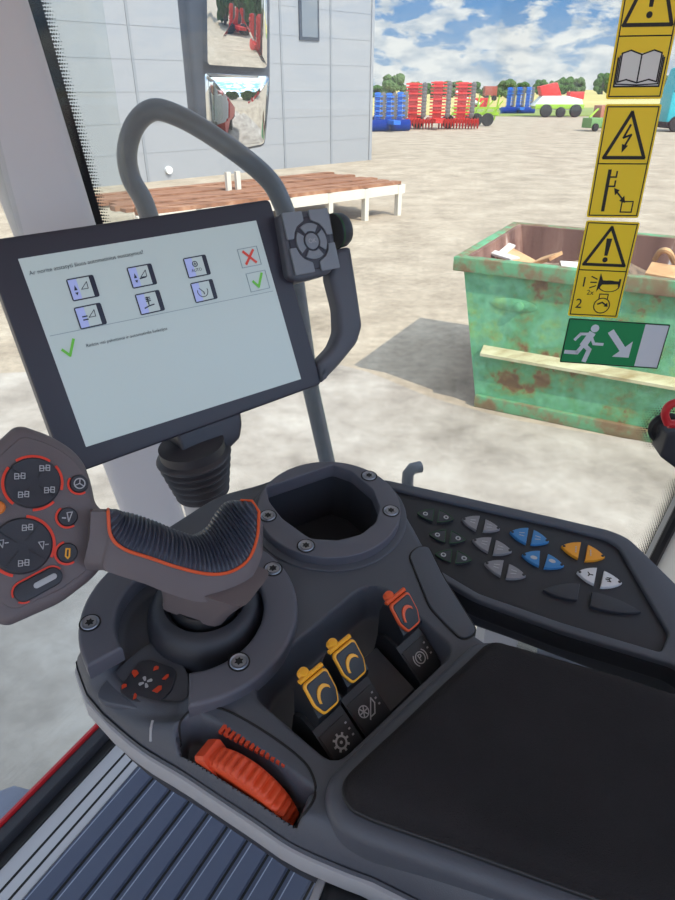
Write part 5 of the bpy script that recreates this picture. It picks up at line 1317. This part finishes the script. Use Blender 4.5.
cr = N('ShaderNodeValToRGB'); cr.color_ramp.elements[0].position = .47; cr.color_ramp.elements[1].position = .565
lowc = N('ShaderNodeMapRange'); lowc.inputs['From Min'].default_value = .0; lowc.inputs['From Max'].default_value = .12; lowc.inputs['To Min'].default_value = .13; lowc.inputs['To Max'].default_value = -.02
nt.links.new(sx.outputs['Z'], lowc.inputs['Value']); ad_ = N('ShaderNodeMath'); ad_.operation = 'ADD'
nt.links.new(n1.outputs['Fac'], ad_.inputs[0]); nt.links.new(lowc.outputs['Result'], ad_.inputs[1]); nt.links.new(ad_.outputs[0], cr.inputs['Fac'])
n2 = N('ShaderNodeTexNoise'); n2.inputs['Scale'].default_value = 26; n2.inputs['Detail'].default_value = 6
nt.links.new(mp.outputs['Vector'], n2.inputs['Vector'])
cc = N('ShaderNodeValToRGB'); cc.color_ramp.elements[0].position = .35; cc.color_ramp.elements[0].color = lin((196, 208, 224)) + (1,); cc.color_ramp.elements[1].position = .6; cc.color_ramp.elements[1].color = (1.0, 1.0, 1.0, 1)
nt.links.new(n2.outputs['Fac'], cc.inputs['Fac'])
mx = N('ShaderNodeMix'); mx.data_type = 'RGBA'
nt.links.new(cr.outputs['Color'], mx.inputs['Factor']); nt.links.new(gr.outputs['Color'], mx.inputs['A']); nt.links.new(cc.outputs['Color'], mx.inputs['B'])
dt = N('ShaderNodeVectorMath'); dt.operation = 'DOT_PRODUCT'; dt.inputs[1].default_value = tuple(sd)
nt.links.new(tc.outputs['Generated'], dt.inputs[0])
gl_ = N('ShaderNodeMapRange'); gl_.interpolation_type = 'SMOOTHSTEP'; gl_.inputs['From Min'].default_value = .0; gl_.inputs['From Max'].default_value = 1; gl_.inputs['To Min'].default_value = .74; gl_.inputs['To Max'].default_value = 3.0
nt.links.new(dt.outputs['Value'], gl_.inputs['Value']); nt.links.new(gl_.outputs['Result'], bg.inputs['Strength'])
nt.links.new(mx.outputs['Result'], bg.inputs['Color']); nt.links.new(bg.outputs[0], out.inputs[0])

# ================================================================ CAMERA
cam = bpy.data.cameras.new('camera'); co = bpy.data.objects.new('camera', cam); col.objects.link(co)
co.location = CAM; co.rotation_euler = (PI / 2 - PITCH, 0, 0)
cam.sensor_fit = 'VERTICAL'; cam.sensor_height = 36; cam.lens = 36 * FPX / 900; cam.clip_start = .02; cam.clip_end = 3000
sc.camera = co
sc.view_settings.view_transform = 'Standard'; sc.view_settings.look = 'None'; sc.view_settings.exposure = 0.40; sc.view_settings.gamma = 1
try: sc.view_settings.use_curve_mapping = False
except Exception: pass
